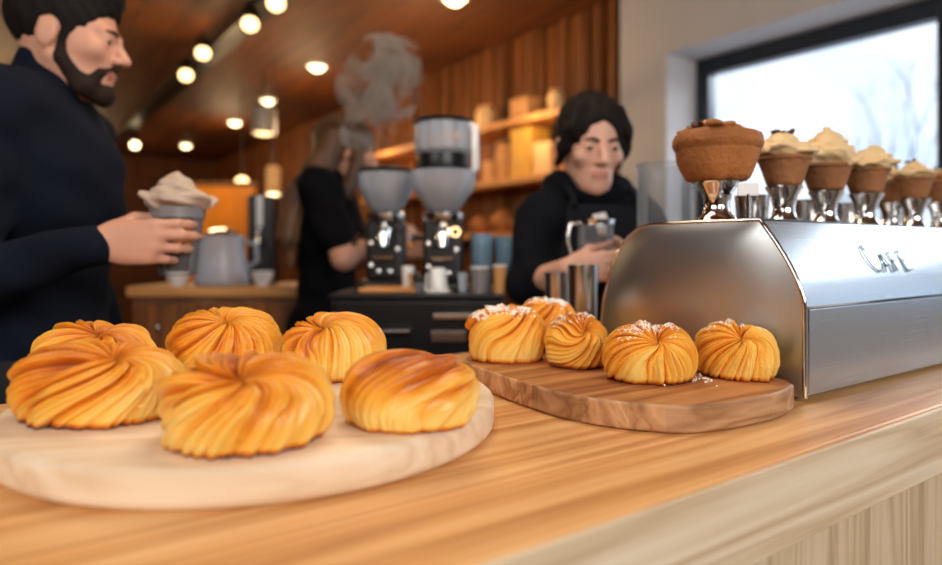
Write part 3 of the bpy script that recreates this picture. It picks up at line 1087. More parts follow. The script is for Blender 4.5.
# bright rim that follows the end panel's outline
mb = MB().tube([(-.002, y - (.0015 if y < .15 else -.0015), z) for y, z in prof], .0035, 8)
mb.build('end_trim', M['chrome'], em, angle=60)
# front panels
pl = MB()
pl.box((ML / 2 + .002, -.001, .066), (ML - .004, .006, .112))
pl.build('lower_panel', M['steel_panel'], em, smooth=False, bevel=.0015)
pl = MB()
ns = 16
vs = []
for i in range(ns + 1):
    y, z = prof_front(i / ns)
    vs += [Vector((.002, y - .001, z)), Vector((ML, y - .001, z))]
fs = [(2 * i, 2 * i + 1, 2 * i + 3, 2 * i + 2) for i in range(ns)]
pl.add(vs, fs)
pl.build('upper_panel', M['steel_panel'], em)
MB().box((ML / 2, -.002, .1245), (ML, .007, .003)).build('seam_strip', M['chrome'], em, smooth=False)
MB().box((ML / 2, .066, .2425), (ML, .008, .004)).build('deck_gasket', M['blackmetal'], em, smooth=False, bevel=.001)
for fx in (.06, ML - .06):
    for fy in (.05, .31):
        MB().lathe([(0, 0), (.016, 0), (.018, .004), (.014, .008), (0, .008)], 16, c=(fx, fy, 0)).build('foot', M['black'], em)
# etched lettering  C A F E
letters = [
    [[(.19, .80), (.15, .93), (.08, 1.0), (.03, .88), (.0, .6), (.02, .3), (.09, .08), (.17, .02), (.22, .12)]],
    [[(.30, .0), (.35, .35), (.40, .72), (.44, .35), (.50, -.02)], [(.33, .25), (.47, .25)]],
    [[(.60, .02), (.60, .72)], [(.58, .72), (.77, .80)], [(.60, .42), (.72, .45)]],
    [[(.85, .0), (.85, .78)], [(.84, .78), (1.0, .80)], [(.85, .42), (.96, .44)], [(.85, .0), (1.0, .05)]],
]
mb = MB()
for L in letters:
    for stroke in L:
        P = []
        for (u, v) in stroke:
            y, z = prof_front(.34 + v * .36)
            P.append(Vector((.222 + u * .140, y - .0026, z + .0012)))
        mb.tube(P, .0012, 6)
mb.build('lettering', M['ink'], em)
tag(em.children[-1], None, None)


# ------------------------------------------------------------------ chrome stands and muffins on the deck
ZD = ZC + .2416


def apx(px, b):
    r = (px - CX) / FPX
    return b * (SA + r * CA) / (CA - r * SA)


def cup_profile(s=1.0, h=.066):
    return [(0, 0), (.027 * s, 0), (.029 * s, .003), (.026 * s, .008), (.019 * s, .016), (.0175 * s, h * .45), (.021 * s, h * .72), (.029 * s, h * .93), (.030 * s, h * .985), (.028 * s, h), (.0, h * .995)]


rows = [  # px, b, muffin radius, cake height, cream height, kind, label
    (717, .622, .066, .060, .022, 'big', 'largest brown muffin, nearest the glass pitcher, without cream'),
    (784, .600, .043, .048, .048, 'choc', 'small muffin with a low cream swirl and chocolate bits, next to the largest muffin'),
    (826, .606, .045, .047, .066, 'tall', 'muffin with the tallest folded cream topping in the row'),
    (866, .590, .042, .047, .046, 'wide', 'muffin with wide flat cream leaning right, just above the lettering\'s start'),
    (891, .668, .034, .044, .040, 'low', 'muffin set back in the row, partly hidden by its wide-creamed neighbour'),
    (914, .594, .037, .044, .040, 'low', 'pale-creamed muffin second from the window\'s black post'),
    (940, .598, .040, .046, .030, 'brown', 'brown-topped muffin cut by the picture\'s right edge'),
]
own = ['largest brown muffin', 'small chocolate-speckled muffin', 'muffin with the tallest cream', 'wide flat-creamed muffin', 'muffin set back in the row',
       'pale-creamed muffin by the black post', 'muffin at the picture\'s right edge']


def creamtop(name, r, h, z0, seed, m, parent, tiers=3, lean=(0, 0), rough=.25):
    """piled, folded whipped cream: tilted petals laid in shrinking tiers round a soft core"""
    rr = random.Random(seed)
    S = Solid(max(.0015, r / 30), r * .10)
    S.ell((0, 0, z0 + h * .30), (r * .86, r * .86, h * .34))
    S.ell((lean[0] * .6, lean[1] * .6, z0 + h * .6), (r * .5, r * .5, h * .36))
    for t in range(tiers):
        f = t / tiers
        rad = r * (1 - .85 * f)
        n_ = 6 - t
        a0 = rr.uniform(0, 6)
        for k in range(n_):
            an = a0 + 2 * PI * k / n_ + rr.uniform(-.2, .2)
            tl = rr.uniform(.05, .55)
            R = np.array(Matrix.Rotation(an, 3, 'Z') @ Matrix.Rotation(-tl, 3, 'Y') @ Matrix.Rotation(rr.uniform(-rough, rough), 3, 'X'))
            c = (math.cos(an) * rad * .52 + lean[0] * f, math.sin(an) * rad * .52 + lean[1] * f, z0 + h * (.20 + .68 * f) + rr.uniform(-.04, .08) * h)
            S.ell(c, (rad * .56, rad * .46, h * .13), R, r * .06)
    R = np.array(Euler((rr.uniform(-.4, .4), rr.uniform(-.6, .2), rr.uniform(0, 6))).to_matrix())
    S.ell((lean[0], lean[1], z0 + h * .86), (r * .20, r * .14, h * .22), R, r * .12)
    q = 120.0 * .045 / r
    return solid_obj(name, S, m, parent, lambda x, y, z: (np.sin(x * q * 2.2 + z * q * 1.5) * np.sin(y * q * 2 - z * q * 2.3) * .018 + np.sin(z * q * 5 + x * q) * .012) * r, relax=1)


def jitter(mb, amp, seed, s=60.0):
    f = fnoise(seed)
    P = np.array(mb.v)
    d = f(P, s) * amp + f(P, s * 2.7) * amp * .5
    c = P.mean(0)
    n = P - c
    n /= np.linalg.norm(n, axis=1)[:, None] + 1e-9
    mb.v = (P + n * d[:, None]).tolist()
    return mb


def flakes(parent, name, r, z, k, seed, m, size=(.006, .012), cx=0, cy=0):
    rr = random.Random(seed)
    mb = MB()
    for i in range(k):
        an, q = rr.uniform(0, 2 * PI), r * math.sqrt(rr.random())
        Rm = Euler((rr.uniform(-.8, .8), rr.uniform(-.8, .8), rr.uniform(0, 6))).to_matrix()
        s = rr.uniform(*size)
        mb.ball((cx + q * math.cos(an), cy + q * math.sin(an), z + rr.uniform(-.002, .004)), (s, s * .7, s * .4), 8, R=Rm)
    o = mb.build(name, m, parent)
    o['kind'] = 'stuff'
    return o


for i, (px, b, r, hc, hk, kind, lab) in enumerate(rows):
    a = apx(px, b)
    P = AB(a, b, ZD)
    st = MB().lathe(cup_profile(1.0 if i else 1.1, .0655), 28).build('chrome_stand', M['chrome'], loc=P, angle=50)
    tag(st, 'shiny chrome footed stand under the ' + own[i], 'stand', 'chrome stands on the coffee machine')
    z0 = .066
    mf = thing('muffin', lab, 'muffin', (P.x, P.y, ZD + z0), random.Random(i).uniform(-.5, .5), 'muffins on the chrome stands')
    if kind == 'big':
        pf = [(0, 0), (r * .66, 0), (r * .74, .004), (r * .86, .018), (r * .93, .034), (r * .95, .043), (r * .945, .047), (r * .99, .051), (r * 1.03, .057), (r * 1.015, .064), (r * .96, .072), (r * .82, .077), (r * .5, .080), (0, .081)]
        pf2 = []
        for p0, p1 in zip(pf[:-1], pf[1:]):
            for q in range(3):
                pf2.append((p0[0] + (p1[0] - p0[0]) * q / 3, p0[1] + (p1[1] - p0[1]) * q / 3))
        pf2.append(pf[-1])
        c = jitter(MB().lathe(pf2, 120), .0017, 5, 62)
        c.build('sponge', M['cake'], mf, angle=80)
        cr = MB()
        rr = random.Random(3)
        for q in range(20):
            an = rr.uniform(1.2, 5.6)
            cr.ball((max(-.045, min(.03, .032 * math.cos(an) + rr.uniform(-.02, .02))), max(-.04, min(.04, .032 * math.sin(an) + rr.uniform(-.02, .02))), .0785 + rr.uniform(-.002, .004)), (rr.uniform(.011, .02), rr.uniform(.008, .014), .005), 10,
                    R=Euler((rr.uniform(-.3, .3), rr.uniform(-.3, .3), rr.uniform(0, 3))).to_matrix())
        jitter(cr, .0012, 8, 160).build('crust_topping', M['crust'], mf)
        flakes(mf, 'chocolate_bits', .022, .083, 12, 4, M['choc'], (.005, .010), -.028, .0)
        flakes(mf, 'sugar_dots', .022, .086, 9, 6, M['cream'], (.003, .006), -.026, .0)
    else:
        pf = [(0, 0), (r * .60, 0), (r * .66, .003), (r * .76, hc * .35), (r * .87, hc * .68), (r * .93, hc * .84), (r * .99, hc * .88), (r * 1.0, hc * .95), (r * .95, hc), (0, hc)]
        pf2 = []
        for p0, p1 in zip(pf[:-1], pf[1:]):
            for q in range(3):
                pf2.append((p0[0] + (p1[0] - p0[0]) * q / 3, p0[1] + (p1[1] - p0[1]) * q / 3))
        pf2.append(pf[-1])
        c = jitter(MB().lathe(pf2, 64), .0006, 20 + i, 80)
        c.build('sponge', M['cakecup'], mf, angle=80)
        mat = M['cream'] if kind != 'brown' else M['crust']
        if kind == 'tall':
            creamtop('cream_topping', r * 1.28, hk * 1.1, hc - .008, 31, mat, mf, 4, (.006, 0), .5)
        elif kind == 'wide':
            creamtop('cream_topping', r * 1.35, hk, hc - .006, 77, mat, mf, 3, (.014, -.004), .4)
        else:
            creamtop('cream_topping', r * (1.24 if kind != 'brown' else 1.1), hk, hc - .006, 50 + i * 7, mat, mf, 3, (.002 * (i - 4), 0), .35)
        if kind in ('choc', 'low', 'brown'):
            flakes(mf, 'chocolate_bits', r * .5, hc + hk * .86, 9 if kind == 'choc' else 4, 60 + i, M['choc'], (.004, .009 if kind == 'choc' else .006))

for i, (px, own_) in enumerate(((752, 'seen between the first two muffins'), (806, 'seen between the second and third muffins'), (846, 'seen between the third and fourth muffins'),
                                (902, 'seen by the window\'s black post'))):
    b = .676
    P = AB(apx(px, b), b, ZD)
    h = .056
    MBc = MB().lathe([(0, 0), (.024, 0), (.026, .003), (.030, h), (.028, h), (.0235, .006), (0, .006)], 26)
    o = MBc.build('steel_cup', M['steel'], loc=P, angle=50)
    tag(o, 'small steel cup behind the stands, ' + own_, 'cup', 'steel cups behind the muffin stands')

# little white price card by the first stand
b = .556
P = AB(apx(748, b), b, ZD)
t = thing('price_card', 'blank small white card on a short stem under the largest muffin', 'card', P, math.radians(-8))
MB().lathe([(0, 0), (.012, 0), (.012, .003), (.003, .004), (.003, .040), (0, .040)], 16).build('stem', M['chrome'], t)
MB().box((0, 0, .047), (.030, .004, .019)).build('card_face', M['white'], t, smooth=False, bevel=.0015)

# tall clear pitcher behind the machine
P = Vector((.400, 1.375, ZC))
pt = thing('glass_pitcher', 'tall clear glass pitcher rising behind the machine\'s domed end', 'pitcher', P, 0)
MB().lathe([(0, 0), (.046, 0), (.049, .004), (.053, .10), (.055, .25), (.055, .362), (.058, .378), (.055, .378), (.052, .362), (.052, .25), (.050, .10), (.046, .010), (0, .010)], 40).build('glass_body', M['clear'], pt, angle=60)
MB().tube([(.053, .01, .33), (.09, .015, .33), (.103, .018, .28), (.10, .018, .20), (.085, .015, .14), (.052, .01, .13)], .006, 10).build('handle', M['clear'], pt)

# two steel tumblers behind the buns
for (px, Y, r, h, lab) in ((557, 1.335, .027, .155, 'shorter of two steel tumblers standing behind the sugared buns'),
                           (583, 1.275, .030, .172, 'taller steel tumbler touching close to the machine\'s curved back')):
    X = (px - CX) / FPX * Y
    o = MB().lathe([(0, 0), (r * .78, 0), (r * .82, .004), (r * .9, h * .5), (r, h * .985), (r, h), (r * .94, h), (r * .84, h * .5), (r * .74, .008), (0, .008)], 32).build('steel_tumbler', M['steel'], loc=(X, Y, ZC), angle=50)
    tag(o, lab, 'tumbler', 'steel tumblers behind the buns')

# ================================================================== BACK BAR
# black low cabinet carrying the grinders
KZ = 1.09
kx0, kx1, ky0, ky1 = -.35, .085, 1.66, 2.12
cab = thing('black_cabinet', 'low black machine cabinet with steel strips, under the coffee grinders', 'cabinet', ((kx0 + kx1) / 2, (ky0 + ky1) / 2, 0))
cw, cd = kx1 - kx0, ky1 - ky0
MB().box((0, 0, .46), (cw - .04, cd - .04, .92)).build('plinth', M['walnut'], cab, smooth=False, bevel=.004)
MB().box((0, .0, (KZ - .012 + .92) / 2), (cw, cd, KZ - .012 - .92)).build('body', M['blackmetal'], cab, smooth=False, bevel=.012)
MB().box((0, 0, KZ - .006), (cw + .01, cd + .01, .012)).build('top', M['black'], cab, smooth=False, bevel=.003)
MB().box((cw / 2 - .09, -cd / 2 - .006, KZ - .055), (.18, .014, .016)).build('steel_strip', M['steel'], cab, smooth=False, bevel=.003)
MB().box((cw / 2 - .14, -cd / 2 - .006, KZ - .105), (.09, .014, .03)).build('steel_strip', M['steel'], cab, smooth=False, bevel=.003)
MB().tube([(-.16, -cd / 2, KZ - .09), (-.16, -cd / 2 - .03, KZ - .09), (-.02, -cd / 2 - .03, KZ - .09), (-.02, -cd / 2, KZ - .09)], .007, 8).build('handle', M['steel'], cab)
# wooden tray with cups
P = at(392, 289, 1.76)
wt = MB().box((0, 0, .006), (.15, .13, .012)).build('wooden_tray', M['shelf'], loc=(P.x - .005, 1.765, KZ), smooth=False, bevel=.004)
tag(wt, 'small wooden tray on the black cabinet in front of the shorter grinder', 'tray')
for i, (px, Y, r, h, lift, lab) in enumerate(((408, 1.77, .017, .055, .012, 'small white cup on the right half of the wooden tray'), )):
    X = (px - CX) / FPX * Y
    o = MB().lathe([(0, 0), (r * .8, 0), (r, h * .9), (r, h), (r * .88, h), (r * .7, .006), (0, .006)], 24).build('white_cup', M['white'], loc=(X, Y, KZ + lift))
    tag(o, lab, 'cup')
X = (440 - CX) / FPX * 1.735
o = MB().lathe([(0, 0), (.034, 0), (.036, .004), (.030, .007), (0, .007)], 28).build('saucer', M['white'], loc=(X - .006, 1.735, KZ))
tag(o, 'white saucer under the upturned cup on the black cabinet', 'saucer')
o = MB().lathe([(0, 0), (.027, 0), (.027, .004), (.020, .052), (.018, .056), (0, .056)], 28).build('white_cup', M['white'], loc=(X - .006, 1.735, KZ + .0075))
tag(o, 'white upturned cup on a saucer in front of the tall grinder', 'cup')
X = (456 - CX) / FPX * 1.75
o = MB().lathe([(0, 0), (.011, 0), (.013, .05), (.012, .05), (.01, .004), (0, .004)], 20).build('shot_glass', M['smoky'], loc=(X + .018, 1.75, KZ))
tag(o, 'narrow shot glass beside the upturned white cup', 'glass')


def grinder(label, px, Y, s, two):
    X = (px - CX) / FPX * Y
    g = thing('coffee_grinder', label, 'coffee grinder', (X, Y, KZ), 0, 'coffee grinders on the black cabinet')
    MB().box((0, 0, .012 * s), (.17 * s, .19 * s, .024 * s)).build('base', M['black'], g, smooth=False, bevel=.006 * s)
    MB().box((0, .02 * s, .125 * s), (.13 * s, .12 * s, .21 * s)).build('body', M['black'], g, smooth=False, bevel=.018 * s, seg=3)
    MB().lathe([(0, .225 * s), (.062 * s, .225 * s), (.066 * s, .23 * s), (.066 * s, .252 * s), (.05 * s, .262 * s), (0, .262 * s)], 28).build('collar', M['steel'], g)
    # funnel hopper
    hz = .255 * s
    wf = 1.12 if two else 1.0
    MB().lathe([(.045 * s, hz), (.062 * s, hz + .02 * s), (.096 * wf * s, hz + .085 * s), (.098 * wf * s, hz + .135 * s), (.094 * wf * s, hz + .135 * s), (.092 * wf * s, hz + .087 * s), (.058 * s, hz + .024 * s), (.042 * s, hz + .003)], 36).build('hopper', M['smoky'], g, angle=50)
    MB().lathe([(0, hz + .008 * s), (.050 * s, hz + .022 * s), (.082 * s, hz + .078 * s), (.0895 * s, hz + .092 * s), (.05 * s, hz + .10 * s), (0, hz + .102 * s)], 28).build('coffee_beans', M['beans'], g)
    zl = hz + .136 * s
    if two:
        MB().lathe([(0, zl), (.088 * s, zl), (.09 * s, zl + .005), (.086 * s, zl + .045), (0, zl + .045)], 32).build('hopper_collar', M['blackmetal'], g)
        zc = zl + .045
        MB().lathe([(0, zc), (.088 * s, zc), (.095 * s, zc + .01), (.092 * s, zc + .085), (.088 * s, zc + .085), (.09 * s, zc + .012), (0, zc + .006)], 36).build('bean_bin', M['smoky'], g, angle=50)
        MB().lathe([(0, zc + .008), (.089 * s, zc + .012), (.0895 * s, zc + .040), (0, zc + .043)], 28).build('ground_coffee', M['beans'], g)
        zl = zc + .086
        MB().tube([(.09 * s, -.02, zc + .08), (.106 * s, -.03, zc + .075), (.108 * s, -.03, zc - .04), (.095 * s, -.02, zc - .05)], .011, 10).build('bin_handle', M['white'], g)
    MB().lathe([(0, zl), (.097 * s, zl), (.099 * s, zl + .005), (.09 * s, zl + .012), (.03 * s, zl + .022), (0, zl + .023)], 36).build('lid', M['black'], g)
    # dosing spout, fork, buttons
    MB().tube([(0, -.04 * s, .20 * s), (0, -.075 * s, .175 * s), (0, -.082 * s, .14 * s)], [.026 * s, .022 * s, .015 * s], 14).build('spout', M['chrome'], g)
    MB().tube([(-.03 * s, -.04 * s, .105 * s), (-.03 * s, -.095 * s, .105 * s), (.03 * s, -.095 * s, .105 * s), (.03 * s, -.04 * s, .105 * s)], .006 * s, 8).build('portafilter_fork', M['chrome'], g)
    MB().lathe([(.012 * s, 0), (.016 * s, 0), (.016 * s, .006), (.012 * s, .006)], 20, R=Matrix.Rotation(PI / 2, 3, 'X'), c=(.042 * s, -.041 * s, .19 * s)).build('dial_ring', M['lamp_dim'] if two else M['chrome'], g)
    for (kx, kz) in ((-.045, .15), (.045, .13), (-.045, .075), (-.02, .055), (.02, .055)):
        MB().ball((kx * s, -.045 * s, kz * s), (.012 * s, .009 * s, .012 * s), 12).build('button', M['chrome'], g)
    MB().tube([(-.065 * s, .02 * s, .17 * s), (-.10 * s, .0, .175 * s), (-.105 * s, -.03 * s, .15 * s)], [.008 * s, .009 * s, .013 * s], 10).build('lever', M['chrome'], g)
    return g


grinder('tall black coffee grinder with two stacked smoky bean hoppers', 443, 1.85, .84, True)
grinder('shorter coffee grinder with one smoky hopper, beside the brown-haired woman\'s arm', 386, 1.97, .86, False)
# filter holders hanging on the small grinder side: chrome cups on the cabinet
for i, (px, Y, lab) in enumerate(((418, 1.745, 'steel filter cup between the two coffee grinders'), )):
    X = (px - CX) / FPX * Y
    t = thing('filter_holder', lab, 'filter holder', (X + .004, Y - .02, KZ))
    MB().lathe([(0, 0), (.022, 0), (.024, .004), (.026, .045), (.028, .05), (.024, .05), (.022, .006), (0, .006)], 24).build('basket', M['chrome'], t)
    MB().tube([(0, -.024, .035), (0, -.07, .04), (0, -.10, .04)], [.006, .009, .010], 10).build('handle', M['black'], t)
for i, (px, Y, r, h, lab) in enumerate(((477, 1.90, .030, .155, 'pale blue glass carafe touching the tall grinder'),
                                        (502, 1.95, .036, .150, 'wider pale blue glass carafe closer to the barista'))):
    X = (px - CX) / FPX * Y
    t = thing('glass_carafe', lab, 'carafe', (X + .012, Y, KZ), 0, 'blue glass carafes on the black cabinet')
    MB().lathe([(0, 0), (r * .8, 0), (r * .86, .004), (r, h * .55), (r * 1.05, h), (r * .98, h), (r * .93, h * .55), (r * .78, .008), (0, .008)], 28).build('glass_body', M['blueglass'], t, angle=60)
    MB().lathe([(0, .01), (r * .76, .010), (r * .88, h * .5), (0, h * .5)], 24).build('water', M['blueglass'], t)
    MB().tube([(0, -r * .9, h * .85), (0, -r * 1.6, h * .8), (0, -r * 1.7, h * .45), (0, -r * .92, h * .3)], .006, 8).build('handle', M['blueglass'], t)
for i, (px, Y, r, h, m, lab) in enumerate(((480, 1.70, .024, .065, 'grey', 'grey paper cup nearest the steel strips on the black cabinet'), (500, 1.69, .018, .07, 'tanbox', 'tan paper cup in the middle on the black cabinet'),
                                           )):
    X = (px - CX) / FPX * Y
    t = thing('paper_cup', lab, 'cup', (X, Y, KZ), 0, 'paper cups on the black cabinet')
    MB().lathe([(0, 0), (r * .75, 0), (r, h), (r * .9, h), (0, h - .006)], 24).build('cup_body', M[m], t, angle=50)
    MB().lathe([(r * .98, h - .003), (r * 1.06, h - .001), (r * 1.06, h + .003), (r * .96, h + .003)], 24).build('rim', M['white'], t)

# wooden sideboard on the other side, with glassware
SZ = 1.055
sx0, sx1, sy0, sy1 = -1.36, -.66, 2.62, 3.02
sb = thing('wooden_sideboard', 'dark wooden sideboard behind the bearded man, carrying glassware', 'sideboard', ((sx0 + sx1) / 2, (sy0 + sy1) / 2, 0))
sw, sd = sx1 - sx0, sy1 - sy0
MB().box((0, 0, (SZ - .04) / 2), (sw - .03, sd - .03, SZ - .04)).build('body', M['walnut'], sb, smooth=False, bevel=.004)
MB().box((0, 0, SZ - .02), (sw, sd, .04)).build('top', M['shelf'], sb, smooth=False, bevel=.004)
for k in range(3):
    dr = MB().box((-sw / 2 + .13 + k * .22, -sd / 2 + .01, SZ - .16), (.205, .02, .18)).build('drawer', M['slat'], sb, smooth=False, bevel=.004)
    MB().ball((-sw / 2 + .13 + k * .22, -sd / 2 - .008, SZ - .16), .012, 12).build('knob', M['steel'], dr)
Y = 2.74
t = thing('glass_jug', 'big clear glass jug with slanting sides on the wooden sideboard', 'jug', ((222 - CX) / FPX * Y, Y, SZ))
MB().lathe([(0, 0), (.105, 0), (.11, .006), (.10, .08), (.088, .19), (.09, .205), (.085, .205), (.083, .19), (.095, .08), (.10, .012), (0, .012)], 32).build('glass_body', M['smoky'], t, angle=60)
MB().lathe([(0, .206), (.06, .206), (.062, .222), (.03, .235), (0, .235)], 24).build('lid', M['chrome'], t)
MB().tube([(.088, 0, .18), (.14, 0, .17), (.145, 0, .1), (.1, 0, .07)], .01, 8).build('handle', M['smoky'], t)
for (px, Y, r, h, lab) in ((178, 2.68, .05, .07, 'white round bowl on the sideboard, nearest the man\'s cup'), (199, 2.80, .045, .09, 'white bowl on the sideboard touching the big glass jug'),
                           (262, 2.68, .045, .06, 'white bowl at the sideboard\'s end under the black dispenser')):
    X = (px - CX) / FPX * Y
    if px == 199:
        X -= .02
        Y += .135
    o = MB().lathe([(0, 0), (r * .5, 0), (r * .55, .006), (r * .9, h * .6), (r, h), (r * .93, h), (r * .8, h * .5), (0, .012)], 28).build('white_bowl', M['white'], loc=(X, Y, SZ))
    tag(o, lab, 'bowl', 'white bowls on the sideboard')
Y = 2.86
t = thing('drink_dispenser', 'slim black drink dispenser with chrome tap at the sideboard\'s end', 'dispenser', ((262 - CX) / FPX * Y, Y, SZ))
MB().box((0, .02, .19), (.11, .10, .38)).build('body', M['black'], t, smooth=False, bevel=.01)
MB().box((0, -.032, .31), (.028, .012, .13)).build('sight_glass', M['white'], t, smooth=False, bevel=.004)
MB().tube([(0, -.03, .20), (0, -.07, .20), (0, -.075, .17)], .012, 10).build('tap', M['chrome'], t)
MB().ball((0, -.05, .225), .014, 10).build('tap_knob', M['chrome'], t)
# amber partition panel further back
Y = 4.4
X0, X1 = (176 - CX) / FPX * Y, (256 - CX) / FPX * Y
t = thing('partition_panel', 'amber orange ribbed partition standing behind the sideboard', 'partition', ((X0 + X1) / 2, Y, 0))
zt_ = CAMZ + (HY - 186) / FPX * Y
mb = MB()
wp = X1 - X0
mb.box((0, 0, zt_ / 2), (wp, .04, zt_))
for k in range(9):
    mb.box((-wp / 2 + wp * (k + .5) / 9, -.025, zt_ / 2), (wp / 9 * .55, .02, zt_ - .1))
mb.build('panel', M['amber'], t, smooth=False, bevel=.004)
MB().box((0, 0, zt_ + .012), (wp + .04, .07, .024)).build('top_rail', M['walnut'], t, smooth=False, bevel=.003)
for s in (-1, 1):
    MB().box((s * wp * .4, 0, .02), (.08, .3, .04)).build('foot', M['black'], t, smooth=False, bevel=.004)
# ================================================================== PEOPLE
def unit(v):
    v = np.array(v, float)
    return v / np.linalg.norm(v)


def hand(S, wrist, dx, pn, th, s=1.0, curl=((18, 28, 18),) * 4, thumb=None, spread=1.0):
    """palm, four jointed fingers and a thumb, added to a body solid"""
    w = np.array(wrist, float)
    dx = unit(dx)
    pn = np.array(pn, float)
    pn = unit(pn - dx * (pn @ dx))
    t = np.cross(dx, pn)
    if t @ np.array(th, float) < 0:
        t = -t
    kk = .005
    S.ell(w + dx * .046 * s, (.050 * s, .037 * s, .015 * s), np.stack([dx, t, pn], 1), k=.012)
    offs = (.029, .0105, -.0095, -.027)
    mc = (.088, .092, .087, .078)
    ln = (.072, .080, .074, .058)
    rd = (.0092, .0095, .0090, .0080)
    tips = []
    for i in range(4):
        base = w + dx * .012 * s + t * offs[i] * .6 * s
        kn = w + dx * mc[i] * s + t * offs[i] * s
        S.cone(base, kn, .0125 * s, .0108 * s, k=.010)
        p, ang = kn, 0.0
        sp = (offs[i] / .03) * .06 * spread
        d0 = unit(dx + t * sp)
        for j, fr in enumerate((.46, .30, .24)):
            ang += math.radians(curl[i][j])
            d = d0 * math.cos(ang) + pn * math.sin(ang)
            q = p + d * ln[i] * fr * s
            S.cone(p, q, rd[i] * s * (1.0 - .08 * j), rd[i] * s * (.93 - .1 * j), k=kk)
            p = q
        tips.append(p)
    b = w + dx * .020 * s + t * .022 * s + pn * .006 * s
    d1, d2 = thumb if thumb else (unit(dx * .7 + t * .6 + pn * .35), unit(dx * .9 + t * .25 + pn * .35))
    d1, d2 = unit(d1), unit(d2)
    k1 = b + d1 * .042 * s
    k2 = k1 + d2 * .032 * s
    k3 = k2 + unit(d2 * .9 + d1 * .1) * .025 * s
    S.cone(b, k1, .0145 * s, .0115 * s, k=.010)
    S.cone(k1, k2, .0112 * s, .0100 * s, k=kk)
    S.cone(k2, k3, .0100 * s, .0080 * s, k=kk)
    return tips


